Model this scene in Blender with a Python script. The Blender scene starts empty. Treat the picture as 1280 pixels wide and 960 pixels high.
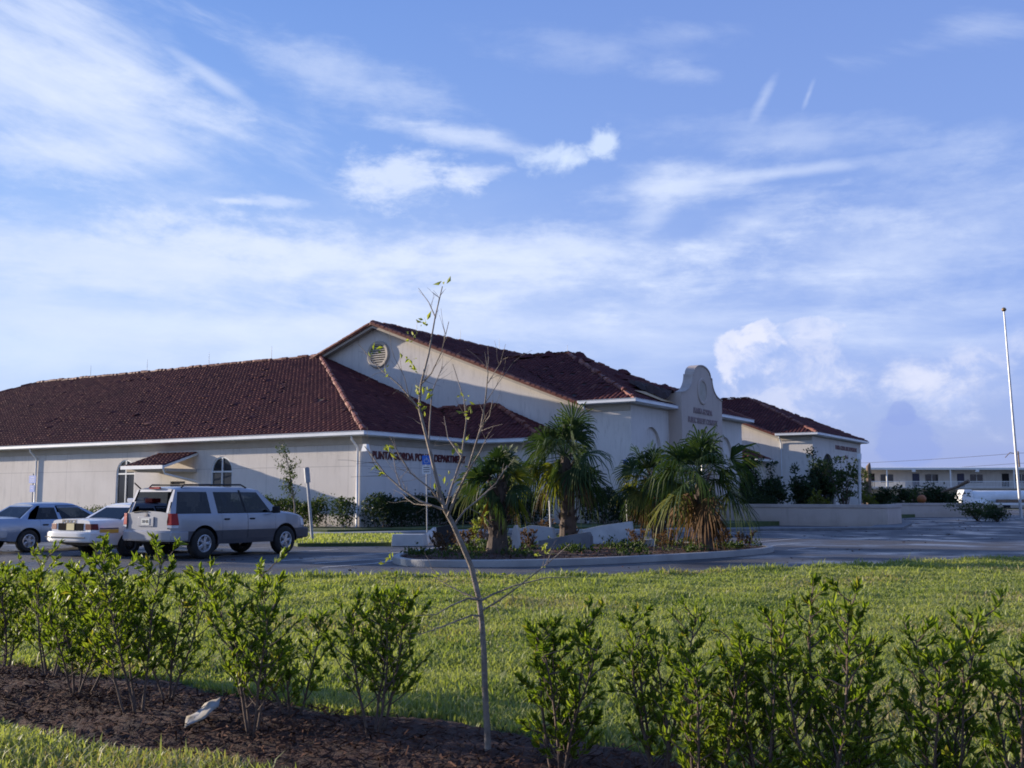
import bpy, bmesh, math, random
import numpy as np
from mathutils import Vector, Matrix
random.seed(7); rng = np.random.default_rng(7)
R = math.radians
SC = bpy.context.scene
COL = SC.collection

# ------------------------------------------------------------------ camera
FPX = 1300.0; CAMZ = 1.6; PITCH = math.atan(142/1300)
cam_d = bpy.data.cameras.new('camera'); cam = bpy.data.objects.new('camera', cam_d); COL.objects.link(cam)
cam_d.sensor_width = 36; cam_d.lens = 36*FPX/1280; cam_d.clip_end = 8000; cam_d.clip_start = .1
cam.location = (0, 0, CAMZ); cam.rotation_euler = (R(90)+PITCH, 0, 0)
SC.camera = cam

def ray(px, py):
    x, y = (px-640)/FPX, (480-py)/FPX
    c, s = math.cos(PITCH), math.sin(PITCH)
    return Vector((x, c-y*s, s+y*c))
def G(px, py, z=0.0):                       # where a sight line meets height z
    d = ray(px, py); t = (z-CAMZ)/d.z
    return Vector((d.x*t, d.y*t, z))
def D(px, py, Y):                           # point of a sight line at distance Y
    d = ray(px, py); t = Y/d.y
    return Vector((d.x*t, Y, CAMZ+d.z*t))

TH = R(32.0)
U = Vector((math.cos(TH), -math.sin(TH), 0)); V = Vector((math.sin(TH), math.cos(TH), 0))
ORG = Vector((-6.8, 47.6, 0))
def W(s, b, z=0.0): return ORG + U*s + V*b + Vector((0, 0, z))

# ------------------------------------------------------------------ node helpers
class NT:
    def __init__(self, tree): self.t = tree; self.n = tree.nodes; self.l = tree.links
    def node(self, typ, **kw):
        n = self.n.new(typ)
        for k, v in kw.items(): setattr(n, k, v)
        return n
    def put(self, sock, val):
        if val is None: return
        if isinstance(val, bpy.types.NodeSocket): self.l.new(val, sock)
        elif isinstance(val, (tuple, list)) and sock.type == 'RGBA' and len(val) == 3: sock.default_value = (*val, 1)
        else: sock.default_value = val
    def m(self, op, a, b=None, c=None, clamp=False):
        n = self.node('ShaderNodeMath', operation=op, use_clamp=clamp)
        self.put(n.inputs[0], a)
        if b is not None: self.put(n.inputs[1], b)
        if c is not None: self.put(n.inputs[2], c)
        return n.outputs[0]
    def vec(self, x, y, z=0.0):
        n = self.node('ShaderNodeCombineXYZ')
        for i, q in enumerate((x, y, z)): self.put(n.inputs[i], q)
        return n.outputs[0]
    def mix(self, f, a, b, mode='MIX'):
        n = self.node('ShaderNodeMix', data_type='RGBA', blend_type=mode)
        self.put(n.inputs[0], f); self.put(n.inputs[6], a); self.put(n.inputs[7], b)
        return n.outputs[2]
    def noise(self, vec, scale, detail=4, rough=.55, dist=0.0, dims='3D'):
        n = self.node('ShaderNodeTexNoise', noise_dimensions=dims)
        if vec is not None: self.l.new(vec, n.inputs['Vector'])
        n.inputs['Scale'].default_value = scale; n.inputs['Detail'].default_value = detail
        n.inputs['Roughness'].default_value = rough; n.inputs['Distortion'].default_value = dist
        return n.outputs['Fac']
    def ramp(self, fac, stops, interp='LINEAR'):
        n = self.node('ShaderNodeValToRGB'); cr = n.color_ramp; cr.interpolation = interp
        while len(cr.elements) < len(stops): cr.elements.new(.5)
        for e, (p, c) in zip(cr.elements, stops):
            e.position = p; e.color = (*c, 1) if len(c) == 3 else c
        self.put(n.inputs[0], fac); return n.outputs[0]
    def smooth(self, x, lo, hi):
        n = self.node('ShaderNodeMapRange', interpolation_type='SMOOTHSTEP')
        self.put(n.inputs[0], x); n.inputs[1].default_value = lo; n.inputs[2].default_value = hi
        return n.outputs[0]

MATS = {}
def mat(name, base, base2=None, rough=.7, scale=3.0, detail=5, bump=0.0, bscale=40.0, metallic=0.0, spec=.5,
        stops=None, fine=None, coat=0.0, island=None, rough2=None, trans=0.0):
    """procedural material: two-tone noise, optional second finer speckle, optional per-piece variation"""
    m = bpy.data.materials.new(name); m.use_nodes = True; t = NT(m.node_tree)
    p = t.n['Principled BSDF']; out = t.n['Material Output']
    tc = t.node('ShaderNodeTexCoord').outputs['Object']
    col = None
    if island:
        g = t.node('ShaderNodeNewGeometry').outputs['Random Per Island']
        col = t.ramp(g, island)
    if base2 is not None:
        f = t.noise(tc, scale, detail)
        c2 = t.ramp(f, [(.35, base), (.65, base2)])
        col = c2 if col is None else t.mix(.5, col, c2)
    if col is None:
        f = t.noise(tc, scale, detail)
        col = t.ramp(f, [(.3, tuple(x*.9 for x in base)), (.7, tuple(min(1, x*1.08) for x in base))])
    if fine:
        f = t.noise(tc, fine[0], 3, .7)
        col = t.mix(t.smooth(f, fine[2], fine[3]), col, fine[1])
    t.l.new(col, p.inputs['Base Color'])
    if rough2 is not None:
        f = t.noise(tc, .35, 5, .6)
        rr = t.node('ShaderNodeMapRange'); t.l.new(f, rr.inputs[0])
        rr.inputs[1].default_value = .45; rr.inputs[2].default_value = .62
        rr.inputs[3].default_value = rough; rr.inputs[4].default_value = rough2
        t.l.new(rr.outputs[0], p.inputs['Roughness'])
    else: p.inputs['Roughness'].default_value = rough
    p.inputs['Metallic'].default_value = metallic
    p.inputs['Specular IOR Level'].default_value = spec
    p.inputs['Coat Weight'].default_value = coat
    if bump:
        b = t.node('ShaderNodeBump'); b.inputs['Strength'].default_value = bump; b.inputs['Distance'].default_value = .02
        t.l.new(t.noise(tc, bscale, 5, .65), b.inputs['Height']); t.l.new(b.outputs[0], p.inputs['Normal'])
    if trans:
        tr = t.node('ShaderNodeBsdfTranslucent'); mx = t.node('ShaderNodeMixShader')
        br = t.mix(1.0, col, (1.5, 1.55, .55), 'MULTIPLY')
        t.l.new(br, tr.inputs[0]); mx.inputs[0].default_value = trans
        t.l.new(p.outputs[0], mx.inputs[1]); t.l.new(tr.outputs[0], mx.inputs[2]); t.l.new(mx.outputs[0], out.inputs[0])
    MATS[name] = m
    return m

def glass_mat(name, tint, gloss=.045):
    m = bpy.data.materials.new(name); m.use_nodes = True; t = NT(m.node_tree)
    out = t.n['Material Output']; t.n.remove(t.n['Principled BSDF'])
    tr = t.node('ShaderNodeBsdfTransparent'); t.put(tr.inputs[0], tint)
    gl = t.node('ShaderNodeBsdfGlossy'); gl.inputs['Roughness'].default_value = .03; t.put(gl.inputs[0], (.9, .9, .9))
    lw = t.node('ShaderNodeLayerWeight'); lw.inputs[0].default_value = .5
    mx = t.node('ShaderNodeMixShader')
    t.l.new(t.m('ADD', t.m('MULTIPLY', t.m('POWER', lw.outputs['Facing'], 4.0), .4), gloss, clamp=True), mx.inputs[0]); t.l.new(tr.outputs[0], mx.inputs[1]); t.l.new(gl.outputs[0], mx.inputs[2])
    t.l.new(mx.outputs[0], out.inputs[0]); return m

# ------------------------------------------------------------------ object helpers
def thing(name, label, cat, loc=(0, 0, 0), rz=0.0, group=None, tilt=None):
    o = bpy.data.objects.new(name, None); COL.objects.link(o)
    o.location = loc; o.rotation_euler = (tilt[0], tilt[1], rz) if tilt else (0, 0, rz)
    o.empty_display_size = .3
    o['label'] = label; o['category'] = cat
    if group: o['group'] = group
    return o
def tag(o, label=None, cat=None, group=None, kind=None):
    if label: o['label'] = label
    if cat: o['category'] = cat
    if group: o['group'] = group
    if kind: o['kind'] = kind
    return o
def link(name, me, parent=None, world=False):
    o = bpy.data.objects.new(name, me); COL.objects.link(o)
    if parent is not None:
        o.parent = parent
        if world and parent.type == 'EMPTY': o.matrix_parent_inverse = Matrix.Translation(-Vector(parent.location))
    return o
def sharp(me, ang=40):
    me.polygons.foreach_set('use_smooth', [True]*len(me.polygons))
    try: me.set_sharp_from_angle(angle=R(ang))
    except Exception: pass

class MB:
    def __init__(self): self.v = []; self.f = []; self.mi = []
    def pt(self, p): self.v.append(tuple(p)); return len(self.v)-1
    def poly(self, pts, m=0):
        i = len(self.v); self.v += [tuple(p) for p in pts]; self.f.append(tuple(range(i, i+len(pts)))); self.mi.append(m); return self
    def quad(self, a, b, c, d, m=0): return self.poly((a, b, c, d), m)
    def box(self, c, size, rz=0.0, m=0, M=None):
        h = [x/2 for x in size]; i = len(self.v)
        Rm = M if M is not None else Matrix.Rotation(rz, 3, 'Z')
        for sx in (-1, 1):
            for sy in (-1, 1):
                for sz in (-1, 1): self.v.append(tuple(Vector(c)+Rm @ Vector((sx*h[0], sy*h[1], sz*h[2]))))
        for q in ((0, 1, 3, 2), (4, 6, 7, 5), (0, 4, 5, 1), (2, 3, 7, 6), (0, 2, 6, 4), (1, 5, 7, 3)):
            self.f.append(tuple(i+k for k in q)); self.mi.append(m)
        return self
    def hexa(self, p, m=0):                # 8 corners: bottom ring 0-3, top ring 4-7
        i = len(self.v); self.v += [tuple(q) for q in p]
        for q in ((3, 2, 1, 0), (4, 5, 6, 7), (0, 1, 5, 4), (1, 2, 6, 5), (2, 3, 7, 6), (3, 0, 4, 7)):
            self.f.append(tuple(i+k for k in q)); self.mi.append(m)
        return self
    def prism(self, pts, off, m=0):        # polygon extruded along a vector
        off = Vector(off); n = len(pts); i = len(self.v)
        a = [Vector(p) for p in pts]
        self.v += [tuple(p) for p in a]+[tuple(p+off) for p in a]
        self.f.append(tuple(range(i+n-1, i-1, -1))); self.mi.append(m)
        self.f.append(tuple(range(i+n, i+2*n))); self.mi.append(m)
        for k in range(n):
            q = (k+1) % n
            self.f.append((i+k, i+q, i+n+q, i+n+k)); self.mi.append(m)
        return self
    def tube(self, pts, rad, n=8, m=0, cap=True):
        pts = [Vector(p) for p in pts]
        if not isinstance(rad, (list, tuple)): rad = [rad]*len(pts)
        rings = []; ref = None
        for k, p in enumerate(pts):
            d = (pts[min(k+1, len(pts)-1)]-pts[max(k-1, 0)])
            if d.length < 1e-9: d = Vector((0, 0, 1))
            d.normalize()
            if ref is None:
                ref = Vector((1, 0, 0)) if abs(d.x) < .8 else Vector((0, 1, 0))
            a = (ref-d*ref.dot(d)).normalized(); b = d.cross(a); ref = a
            i = len(self.v); rings.append(i)
            for j in range(n):
                t = 2*math.pi*j/n; self.v.append(tuple(p+(a*math.cos(t)+b*math.sin(t))*rad[k]))
        for r0, r1 in zip(rings, rings[1:]):
            for j in range(n):
                self.f.append((r0+j, r0+(j+1) % n, r1+(j+1) % n, r1+j)); self.mi.append(m)
        if cap:
            self.f.append(tuple(rings[0]+j for j in range(n-1, -1, -1))); self.mi.append(m)
            self.f.append(tuple(rings[-1]+j for j in range(n))); self.mi.append(m)
        return self
    def lathe(self, prof, c, ax, n=24, m=0):   # prof: (radius, offset along axis)
        ax = Vector(ax).normalized(); a = ax.orthogonal().normalized(); b = ax.cross(a); c = Vector(c); rings = []
        for r, h in prof:
            i = len(self.v); rings.append(i)
            for j in range(n):
                t = 2*math.pi*j/n; self.v.append(tuple(c+ax*h+(a*math.cos(t)+b*math.sin(t))*r))
        for r0, r1 in zip(rings, rings[1:]):
            for j in range(n):
                self.f.append((r0+j, r0+(j+1) % n, r1+(j+1) % n, r1+j)); self.mi.append(m)
        return self
    def ribbon(self, pts, o1, o2, z0, z1, m=0, closed=False, f=None):
        """band following a plan polyline, between right-hand offsets o1 and o2"""
        P = [Vector((p[0], p[1], 0)) for p in pts]; n = len(P)
        def nrm(a, b): d = (b-a).normalized(); return Vector((d.y, -d.x, 0))
        N = []
        for k in range(n):
            if closed: n1, n2 = nrm(P[k-1], P[k]), nrm(P[k], P[(k+1) % n])
            else: n1 = nrm(P[max(k-1, 0)], P[max(k-1, 0)+1]); n2 = nrm(P[min(k, n-2)], P[min(k, n-2)+1])
            q = (n1+n2); q = q/max(q.length_squared/2, .2); N.append(q)
        tf = f or (lambda x, y, z: Vector((x, y, z)))
        rings = []
        for k in range(n):
            a, b = P[k]+N[k]*o1, P[k]+N[k]*o2
            i = len(self.v); rings.append(i)
            self.v += [tuple(tf(a.x, a.y, z0)), tuple(tf(b.x, b.y, z0)), tuple(tf(b.x, b.y, z1)), tuple(tf(a.x, a.y, z1))]
        seg = list(zip(rings, rings[1:]))+([(rings[-1], rings[0])] if closed else [])
        for r0, r1 in seg:
            for j in range(4):
                self.f.append((r0+j, r0+(j+1) % 4, r1+(j+1) % 4, r1+j)); self.mi.append(m)
        if not closed:
            self.f.append(tuple(rings[0]+j for j in range(3, -1, -1))); self.mi.append(m)
            self.f.append(tuple(rings[-1]+j for j in range(4))); self.mi.append(m)
        return self
    def build(self, name, mats, parent=None, smooth=None, world=False, bevel=0.0, fix=True):
        if not isinstance(mats, (list, tuple)): mats = [mats]
        me = bpy.data.meshes.new(name); me.from_pydata(self.v, [], self.f)
        for q in mats: me.materials.append(q)
        if len(mats) > 1: me.polygons.foreach_set('material_index', self.mi)
        if fix:
            bm = bmesh.new(); bm.from_mesh(me); bmesh.ops.remove_doubles(bm, verts=bm.verts, dist=1e-5)
            bmesh.ops.recalc_face_normals(bm, faces=bm.faces); bm.to_mesh(me); bm.free()
        me.update()
        if smooth: sharp(me, smooth)
        o = link(name, me, parent, world)
        if bevel:
            b = o.modifiers.new('bevel', 'BEVEL'); b.width = bevel; b.segments = 2; b.limit_method = 'ANGLE'; b.angle_limit = R(40)
        return o

def arrays(name, verts, faces, mats, parent=None, world=False, smooth=False):
    """bulk mesh from numpy arrays; faces (n,3) or (n,4)"""
    me = bpy.data.meshes.new(name); k = faces.shape[1]; n = len(faces)
    me.vertices.add(len(verts)); me.vertices.foreach_set('co', np.ascontiguousarray(verts, dtype=np.float32).ravel())
    me.loops.add(n*k); me.loops.foreach_set('vertex_index', np.ascontiguousarray(faces, dtype=np.int32).ravel())
    me.polygons.add(n); me.polygons.foreach_set('loop_start', np.arange(0, n*k, k, dtype=np.int32))
    try: me.polygons.foreach_set('loop_total', np.full(n, k, dtype=np.int32))
    except Exception: pass
    if smooth: me.polygons.foreach_set('use_smooth', np.ones(n, dtype=bool))
    for q in (mats if isinstance(mats, (list, tuple)) else [mats]): me.materials.append(q)
    me.update(calc_edges=True); me.validate()
    return link(name, me, parent, world)

def text(name, body, size, m, origin, right, up, parent=None, world=True, width=None, depth=.03, align='CENTER'):
    """raised lettering as a mesh; origin = centre of the line, right/up = reading directions"""
    cu = bpy.data.curves.new(name, 'FONT'); cu.body = body; cu.size = size; cu.extrude = depth/2; cu.align_x = align; cu.align_y = 'CENTER'
    cu.offset = size*.022
    tmp = bpy.data.objects.new(name, cu); COL.objects.link(tmp)
    dg = bpy.context.evaluated_depsgraph_get(); me = bpy.data.meshes.new_from_object(tmp.evaluated_get(dg)); bpy.data.objects.remove(tmp)
    xs = [v.co.x for v in me.vertices]; k = 1.0
    if width: k = width/(max(xs)-min(xs))
    r = Vector(right).normalized(); u = Vector(up).normalized(); n = r.cross(u)
    for v in me.vertices: v.co = Vector(origin)+r*(v.co.x*k)+u*v.co.y+n*v.co.z
    me.materials.clear(); me.materials.append(m); me.name = name
    return link(name, me, parent, world)

def inside(poly, x, y):
    """vectorised point in polygon"""
    x = np.asarray(x); y = np.asarray(y); r = np.zeros(x.shape, bool); n = len(poly)
    for i in range(n):
        (x1, y1), (x2, y2) = poly[i][:2], poly[(i+1) % n][:2]
        if y1 == y2: continue
        c = ((y1 > y) != (y2 > y)) & (x < (x2-x1)*(y-y1)/(y2-y1)+x1); r ^= c
    return r

# ------------------------------------------------------------------ materials
WARM = .9
M = {}
def stucco(name, a, b, groove=True):
    m = bpy.data.materials.new(name); m.use_nodes = True; t = NT(m.node_tree); p = t.n['Principled BSDF']
    tc = t.node('ShaderNodeTexCoord').outputs['Object']
    sx = t.node('ShaderNodeSeparateXYZ'); t.l.new(tc, sx.inputs[0]); z = sx.outputs[2]
    mp = t.node('ShaderNodeMapping'); mp.inputs['Scale'].default_value = (1, 1, .18); t.l.new(tc, mp.inputs[0])
    col = t.ramp(t.noise(tc, .5, 6, .65), [(.3, a), (.7, b)])
    streak = t.smooth(t.noise(mp.outputs[0], 2.2, 6, .7), .5, .78)
    col = t.mix(t.m('MULTIPLY', streak, .6), col, tuple(x*.72 for x in a)); col = t.mix(t.m('MULTIPLY', t.smooth(t.noise(tc, .16, 3), .4, .65), .3), col, tuple(x*.82 for x in a))
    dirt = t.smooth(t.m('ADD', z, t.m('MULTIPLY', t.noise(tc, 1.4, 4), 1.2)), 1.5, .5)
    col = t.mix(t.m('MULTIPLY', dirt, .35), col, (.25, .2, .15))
    if groove:
        g = t.m('LESS_THAN', t.m('ABSOLUTE', t.m('SUBTRACT', z, 3.06)), .014)
        col = t.mix(t.m('MULTIPLY', g, .55), col, tuple(x*.45 for x in a))
    if groove:
        def dot(a_, vec_):
            d_ = t.node('ShaderNodeVectorMath', operation='DOT_PRODUCT'); t.l.new(a_, d_.inputs[0]); d_.inputs[1].default_value = vec_; return d_.outputs['Value']
        nn = t.node('ShaderNodeNewGeometry').outputs['Normal']
        onf = t.m('GREATER_THAN', t.m('ABSOLUTE', dot(nn, tuple(V))), .7)
        co = t.m('ADD', t.m('MULTIPLY', onf, dot(tc, tuple(U))), t.m('MULTIPLY', t.m('SUBTRACT', 1.0, onf), dot(tc, tuple(V))))
        fr_ = t.m('FRACT', t.m('DIVIDE', t.m('ADD', co, 101.3), 5.3))
        col = t.mix(t.m('MULTIPLY', t.m('LESS_THAN', fr_, .005), .5), col, tuple(x*.45 for x in a))
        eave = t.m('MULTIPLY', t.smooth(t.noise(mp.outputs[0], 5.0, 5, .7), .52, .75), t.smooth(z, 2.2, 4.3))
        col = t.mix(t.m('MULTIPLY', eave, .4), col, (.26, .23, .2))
    t.l.new(col, p.inputs['Base Color']); p.inputs['Roughness'].default_value = .9; p.inputs['Specular IOR Level'].default_value = .2
    b2 = t.node('ShaderNodeBump'); b2.inputs['Strength'].default_value = .5; b2.inputs['Distance'].default_value = .02
    t.l.new(t.noise(tc, 18, 6, .7), b2.inputs['Height']); t.l.new(b2.outputs[0], p.inputs['Normal'])
    return m
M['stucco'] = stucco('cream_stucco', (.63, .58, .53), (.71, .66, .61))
M['stucco_tan'] = stucco('tan_stucco', (.50, .415, .36), (.57, .48, .42), False)
M['frieze'] = mat('taupe_trim', (.40, .35, .29), (.45, .40, .34), .85, 2, bump=.3, bscale=20)
M['cap'] = mat('wall_cap', (.40, .33, .29), (.48, .41, .36), .85, 2, bump=.3, bscale=25)
M['gutter'] = mat('white_gutter', (.66, .68, .70), (.76, .77, .79), .4, 1.2)
M['white'] = mat('white_paint', (.70, .70, .68), (.78, .78, .77), .45, 2)
TILES = [(0, (.042, .013, .017)), (.3, (.068, .018, .021)), (.6, (.092, .025, .026)), (.9, (.115, .034, .031)), (.975, (.16, .055, .042)), (1, (.22, .10, .07))]
M['tile'] = mat('clay_tile', (.062, .017, .020), (.10, .029, .029), .85, .35, bump=.3, bscale=30, island=TILES, spec=.2)
M['cap_tile'] = mat('cap_tile', (.14, .045, .035), (.24, .085, .055), .6, 1.5, bump=.3, bscale=30,
                    island=[(0, (.06, .02, .02)), (.5, (.13, .042, .034)), (.85, (.22, .085, .055)), (1, (.36, .17, .11))], spec=.2)
M['felt'] = mat('roof_felt', (.035, .022, .022), (.055, .03, .028), .85, 1.5, bump=.4, bscale=6)
M['ply'] = mat('plywood', (.42, .27, .14), (.5, .34, .19), .8, 3)
M['letter'] = mat('red_brown_letter', (.10, .014, .018), (.13, .02, .022), .5, 3)
M['letter_faint'] = mat('weathered_letter', (.22, .15, .15), (.27, .19, .18), .6, 3)
M['frame'] = mat('window_frame_white', (.6, .62, .64), (.7, .72, .73), .4, 4)
M['pane'] = mat('dark_window_pane', (.018, .022, .028), (.03, .035, .042), .08, .6, spec=.5)
M['door'] = mat('brown_door', (.10, .075, .06), (.13, .10, .08), .5, 2)
M['dark'] = mat('dark_interior', (.012, .012, .015), None, .8, 2)
def asphalt():
    m = mat('asphalt', (.048, .048, .054), (.082, .080, .083), .8, .3, 9, bump=.35, bscale=90, rough2=.28, fine=(60, (.12, .115, .11), .6, .75), spec=.45)
    t = NT(m.node_tree); p = t.n['Principled BSDF']; tc = t.node('ShaderNodeTexCoord').outputs['Object']
    old = p.inputs['Base Color'].links[0].from_socket
    wob = t.node('ShaderNodeVectorMath', operation='ADD'); t.l.new(tc, wob.inputs[0]); nz = t.node('ShaderNodeTexNoise'); nz.inputs['Scale'].default_value = 1.3; t.l.new(tc, nz.inputs['Vector']); t.l.new(nz.outputs['Color'], wob.inputs[1])
    vo = t.node('ShaderNodeTexVoronoi', feature='DISTANCE_TO_EDGE'); vo.inputs['Scale'].default_value = .22; t.l.new(wob.outputs[0], vo.inputs['Vector'])
    crack = t.m('MULTIPLY', t.smooth(vo.outputs['Distance'], .012, .002), t.smooth(t.noise(tc, .12, 2), .42, .55))
    col = t.mix(t.m('MULTIPLY', crack, .8), old, (.016, .016, .018))
    oil = t.smooth(t.noise(tc, .8, 4, .5), .63, .74); col = t.mix(t.m('MULTIPLY', oil, .55), col, (.022, .022, .024))
    mud = t.smooth(t.noise(tc, .17, 6, .65), .52, .66); col = t.mix(t.m('MULTIPLY', mud, .5), col, (.125, .108, .09))
    t.l.new(col, p.inputs['Base Color']); return m
M['asphalt'] = asphalt()
M['concrete'] = mat('concrete', (.27, .26, .25), (.36, .35, .33), .85, 1.3, 7, bump=.3, bscale=30, fine=(9, (.16, .15, .14), .6, .8))
M['concrete_dark'] = mat('dark_concrete', (.11, .11, .12), (.17, .17, .17), .85, 2.3, 7, bump=.3, bscale=30)
M['slab'] = mat('pale_concrete', (.40, .40, .39), (.5, .5, .48), .8, 2.3, 7, bump=.3, bscale=30, fine=(7, (.26, .25, .24), .6, .8))
M['paint'] = mat('worn_road_paint', (.42, .42, .42), (.62, .62, .62), .6, 3, 8, fine=(20, (.10, .10, .105), .52, .64))
M['soil'] = mat('lawn_soil', (.045, .07, .018), (.075, .095, .03), .95, 2.5, 7, bump=.6, bscale=30)
M['field'] = mat('far_ground', (.07, .085, .035), (.12, .115, .065), .95, .05, 8)
M['mulch_bed'] = mat('mulch_bed', (.030, .011, .006), (.065, .023, .012), .95, 7, 8, bump=1.0, bscale=35)
M['chip'] = mat('mulch_chip', (.04, .018, .012), (.06, .027, .017), .9, 5, island=[(0, (.02, .008, .005)), (.5, (.07, .026, .014)), (.85, (.13, .052, .027)), (1, (.22, .11, .06))], spec=.2)
def leaf(name, stops, trans=.4, rough=.45, spec=.4, patch=None, ps=1.2):
    a, b = patch or (stops[1][1], tuple(x*1.1 for x in stops[1][1]))
    return mat(name, a, b, rough, ps, island=stops, trans=trans, spec=spec)
M['grass_dry'] = leaf('dry_blade', [(0, (.2, .16, .08)), (.6, (.33, .28, .15)), (1, (.45, .4, .25))], .3, .6, .2)
M['grass'] = leaf('grass_blade', [(0, (.13, .165, .045)), (.35, (.20, .24, .075)), (.7, (.27, .30, .115)), (.9, (.34, .35, .165)), (1, (.42, .39, .24))], .45, .5, .3, ((.16, .215, .055), (.33, .335, .14)), .5)
M['cocoplum'] = leaf('shrub_leaf', [(0, (.06, .10, .014)), (.35, (.12, .175, .022)), (.7, (.19, .245, .035)), (.93, (.26, .30, .055)), (1, (.32, .22, .05))], .5, .5, .25, ((.075, .12, .016), (.17, .215, .03)), 2.2)
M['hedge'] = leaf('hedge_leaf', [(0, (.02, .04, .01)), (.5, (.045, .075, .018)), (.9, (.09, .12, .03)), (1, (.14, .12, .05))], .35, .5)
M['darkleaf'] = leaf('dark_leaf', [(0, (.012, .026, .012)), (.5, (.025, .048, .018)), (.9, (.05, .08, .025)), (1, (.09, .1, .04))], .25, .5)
M['twigleaf'] = leaf('rusty_leaf', [(0, (.05, .03, .02)), (.5, (.11, .055, .03)), (.9, (.17, .09, .05)), (1, (.08, .1, .03))], .3, .6)
M['palm'] = leaf('palm_leaf', [(0, (.014, .030, .014)), (.5, (.030, .056, .020)), (.85, (.058, .086, .028)), (1, (.11, .115, .045))], .28, .55, .15)
M['palm_yellow'] = leaf('palm_leaf_yellow', [(0, (.07, .085, .02)), (.6, (.13, .14, .03)), (1, (.2, .17, .05))], .4, .5, .15)
M['palm_dead'] = leaf('palm_leaf_dead', [(0, (.07, .04, .022)), (.6, (.13, .078, .042)), (1, (.16, .10, .055))], .15, .8, .1)
M['sapleaf'] = leaf('sapling_leaf', [(0, (.16, .20, .04)), (.6, (.25, .28, .07)), (1, (.32, .3, .09))], .45, .5, .2)
M['bark'] = mat('grey_bark', (.17, .135, .11), (.30, .25, .21), .9, 12, 6, bump=.8, bscale=60)
M['stem'] = mat('stem_bark', (.085, .055, .042), (.15, .105, .08), .9, 18, 5, bump=.6, bscale=60)
M['palm_bark'] = mat('palm_boot', (.045, .03, .022), (.10, .07, .052), .9, 5, 6, bump=.8, bscale=30, island=[(0, (.028, .018, .014)), (.6, (.075, .05, .036)), (.93, (.2, .15, .115)), (1, (.4, .34, .28))])
M['steel'] = mat('galvanised_steel', (.25, .26, .28), (.34, .35, .37), .55, 8, metallic=.3)
M['alu'] = mat('brushed_aluminium', (.42, .42, .43), (.52, .52, .53), .45, 8, metallic=.5)
M['brass'] = mat('dull_brass', (.20, .13, .06), (.26, .17, .08), .5, 5, metallic=.4)
M['sign_blue'] = mat('sign_blue', (.012, .12, .50), (.015, .14, .56), .4, 3)
M['sign_white'] = mat('sign_white', (.62, .62, .62), (.7, .7, .7), .4, 3)
M['ink'] = mat('black_ink', (.012, .012, .014), None, .5, 3)
M['wood'] = mat('weathered_wood', (.14, .09, .06), (.22, .15, .1), .85, 6, bump=.5, bscale=25)
# vehicles
M['silver'] = mat('silver_paint', (.265, .275, .31), (.32, .33, .365), .34, .9, metallic=.35, coat=.5, fine=(2.2, (.28, .265, .25), .55, .8))
M['cladding'] = mat('grey_cladding', (.05, .05, .06), (.07, .07, .08), .45, 2)
M['police_white'] = mat('white_car_paint', (.62, .62, .62), (.7, .7, .7), .3, .9, coat=.6)
M['blue_silver'] = mat('pale_blue_paint', (.21, .27, .37), (.26, .32, .42), .3, .9, metallic=.4, coat=.5)
M['tyre'] = mat('tyre_rubber', (.012, .012, .013), (.022, .021, .02), .85, 8, bump=.3)
M['rim'] = mat('wheel_alloy', (.40, .40, .42), (.5, .5, .52), .35, 5, metallic=.6)
M['steel_wheel'] = mat('black_steel_wheel', (.03, .03, .032), (.05, .05, .05), .5, 5)
M['black'] = mat('black_plastic', (.014, .014, .016), (.02, .02, .022), .6, 4, spec=.25)
M['matte_black'] = mat('matte_black', (.01, .01, .011), None, .95, 4, spec=.05)
M['red_lens'] = mat('red_lens', (.30, .006, .010), (.38, .010, .014), .3, 4, spec=.3)
M['dark_red_lens'] = mat('dark_red_lens', (.10, .004, .006), (.14, .006, .008), .35, 4, spec=.3)
M['clear_lens'] = mat('clear_lens', (.5, .5, .52), (.6, .6, .62), .12, 4, coat=.5)
M['amber'] = mat('amber_lens', (.5, .2, .02), (.55, .23, .03), .2, 4)
M['plate'] = mat('licence_plate', (.5, .52, .5), (.56, .58, .55), .4, 8)
M['plate_yellow'] = mat('yellow_plate', (.36, .31, .13), (.42, .36, .17), .4, 8)
M['gold'] = mat('gold_stripe', (.5, .31, .05), (.55, .35, .07), .4, 3)
M['navy'] = mat('navy_stripe', (.02, .025, .07), (.025, .03, .08), .4, 3)
M['seat'] = mat('dark_seat_cloth', (.035, .035, .04), (.055, .055, .06), .9, 8)
M['glass'] = glass_mat('tinted_glass', (.10, .12, .15)); M['glass_clear'] = glass_mat('clear_glass', (.45, .52, .55))

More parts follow.
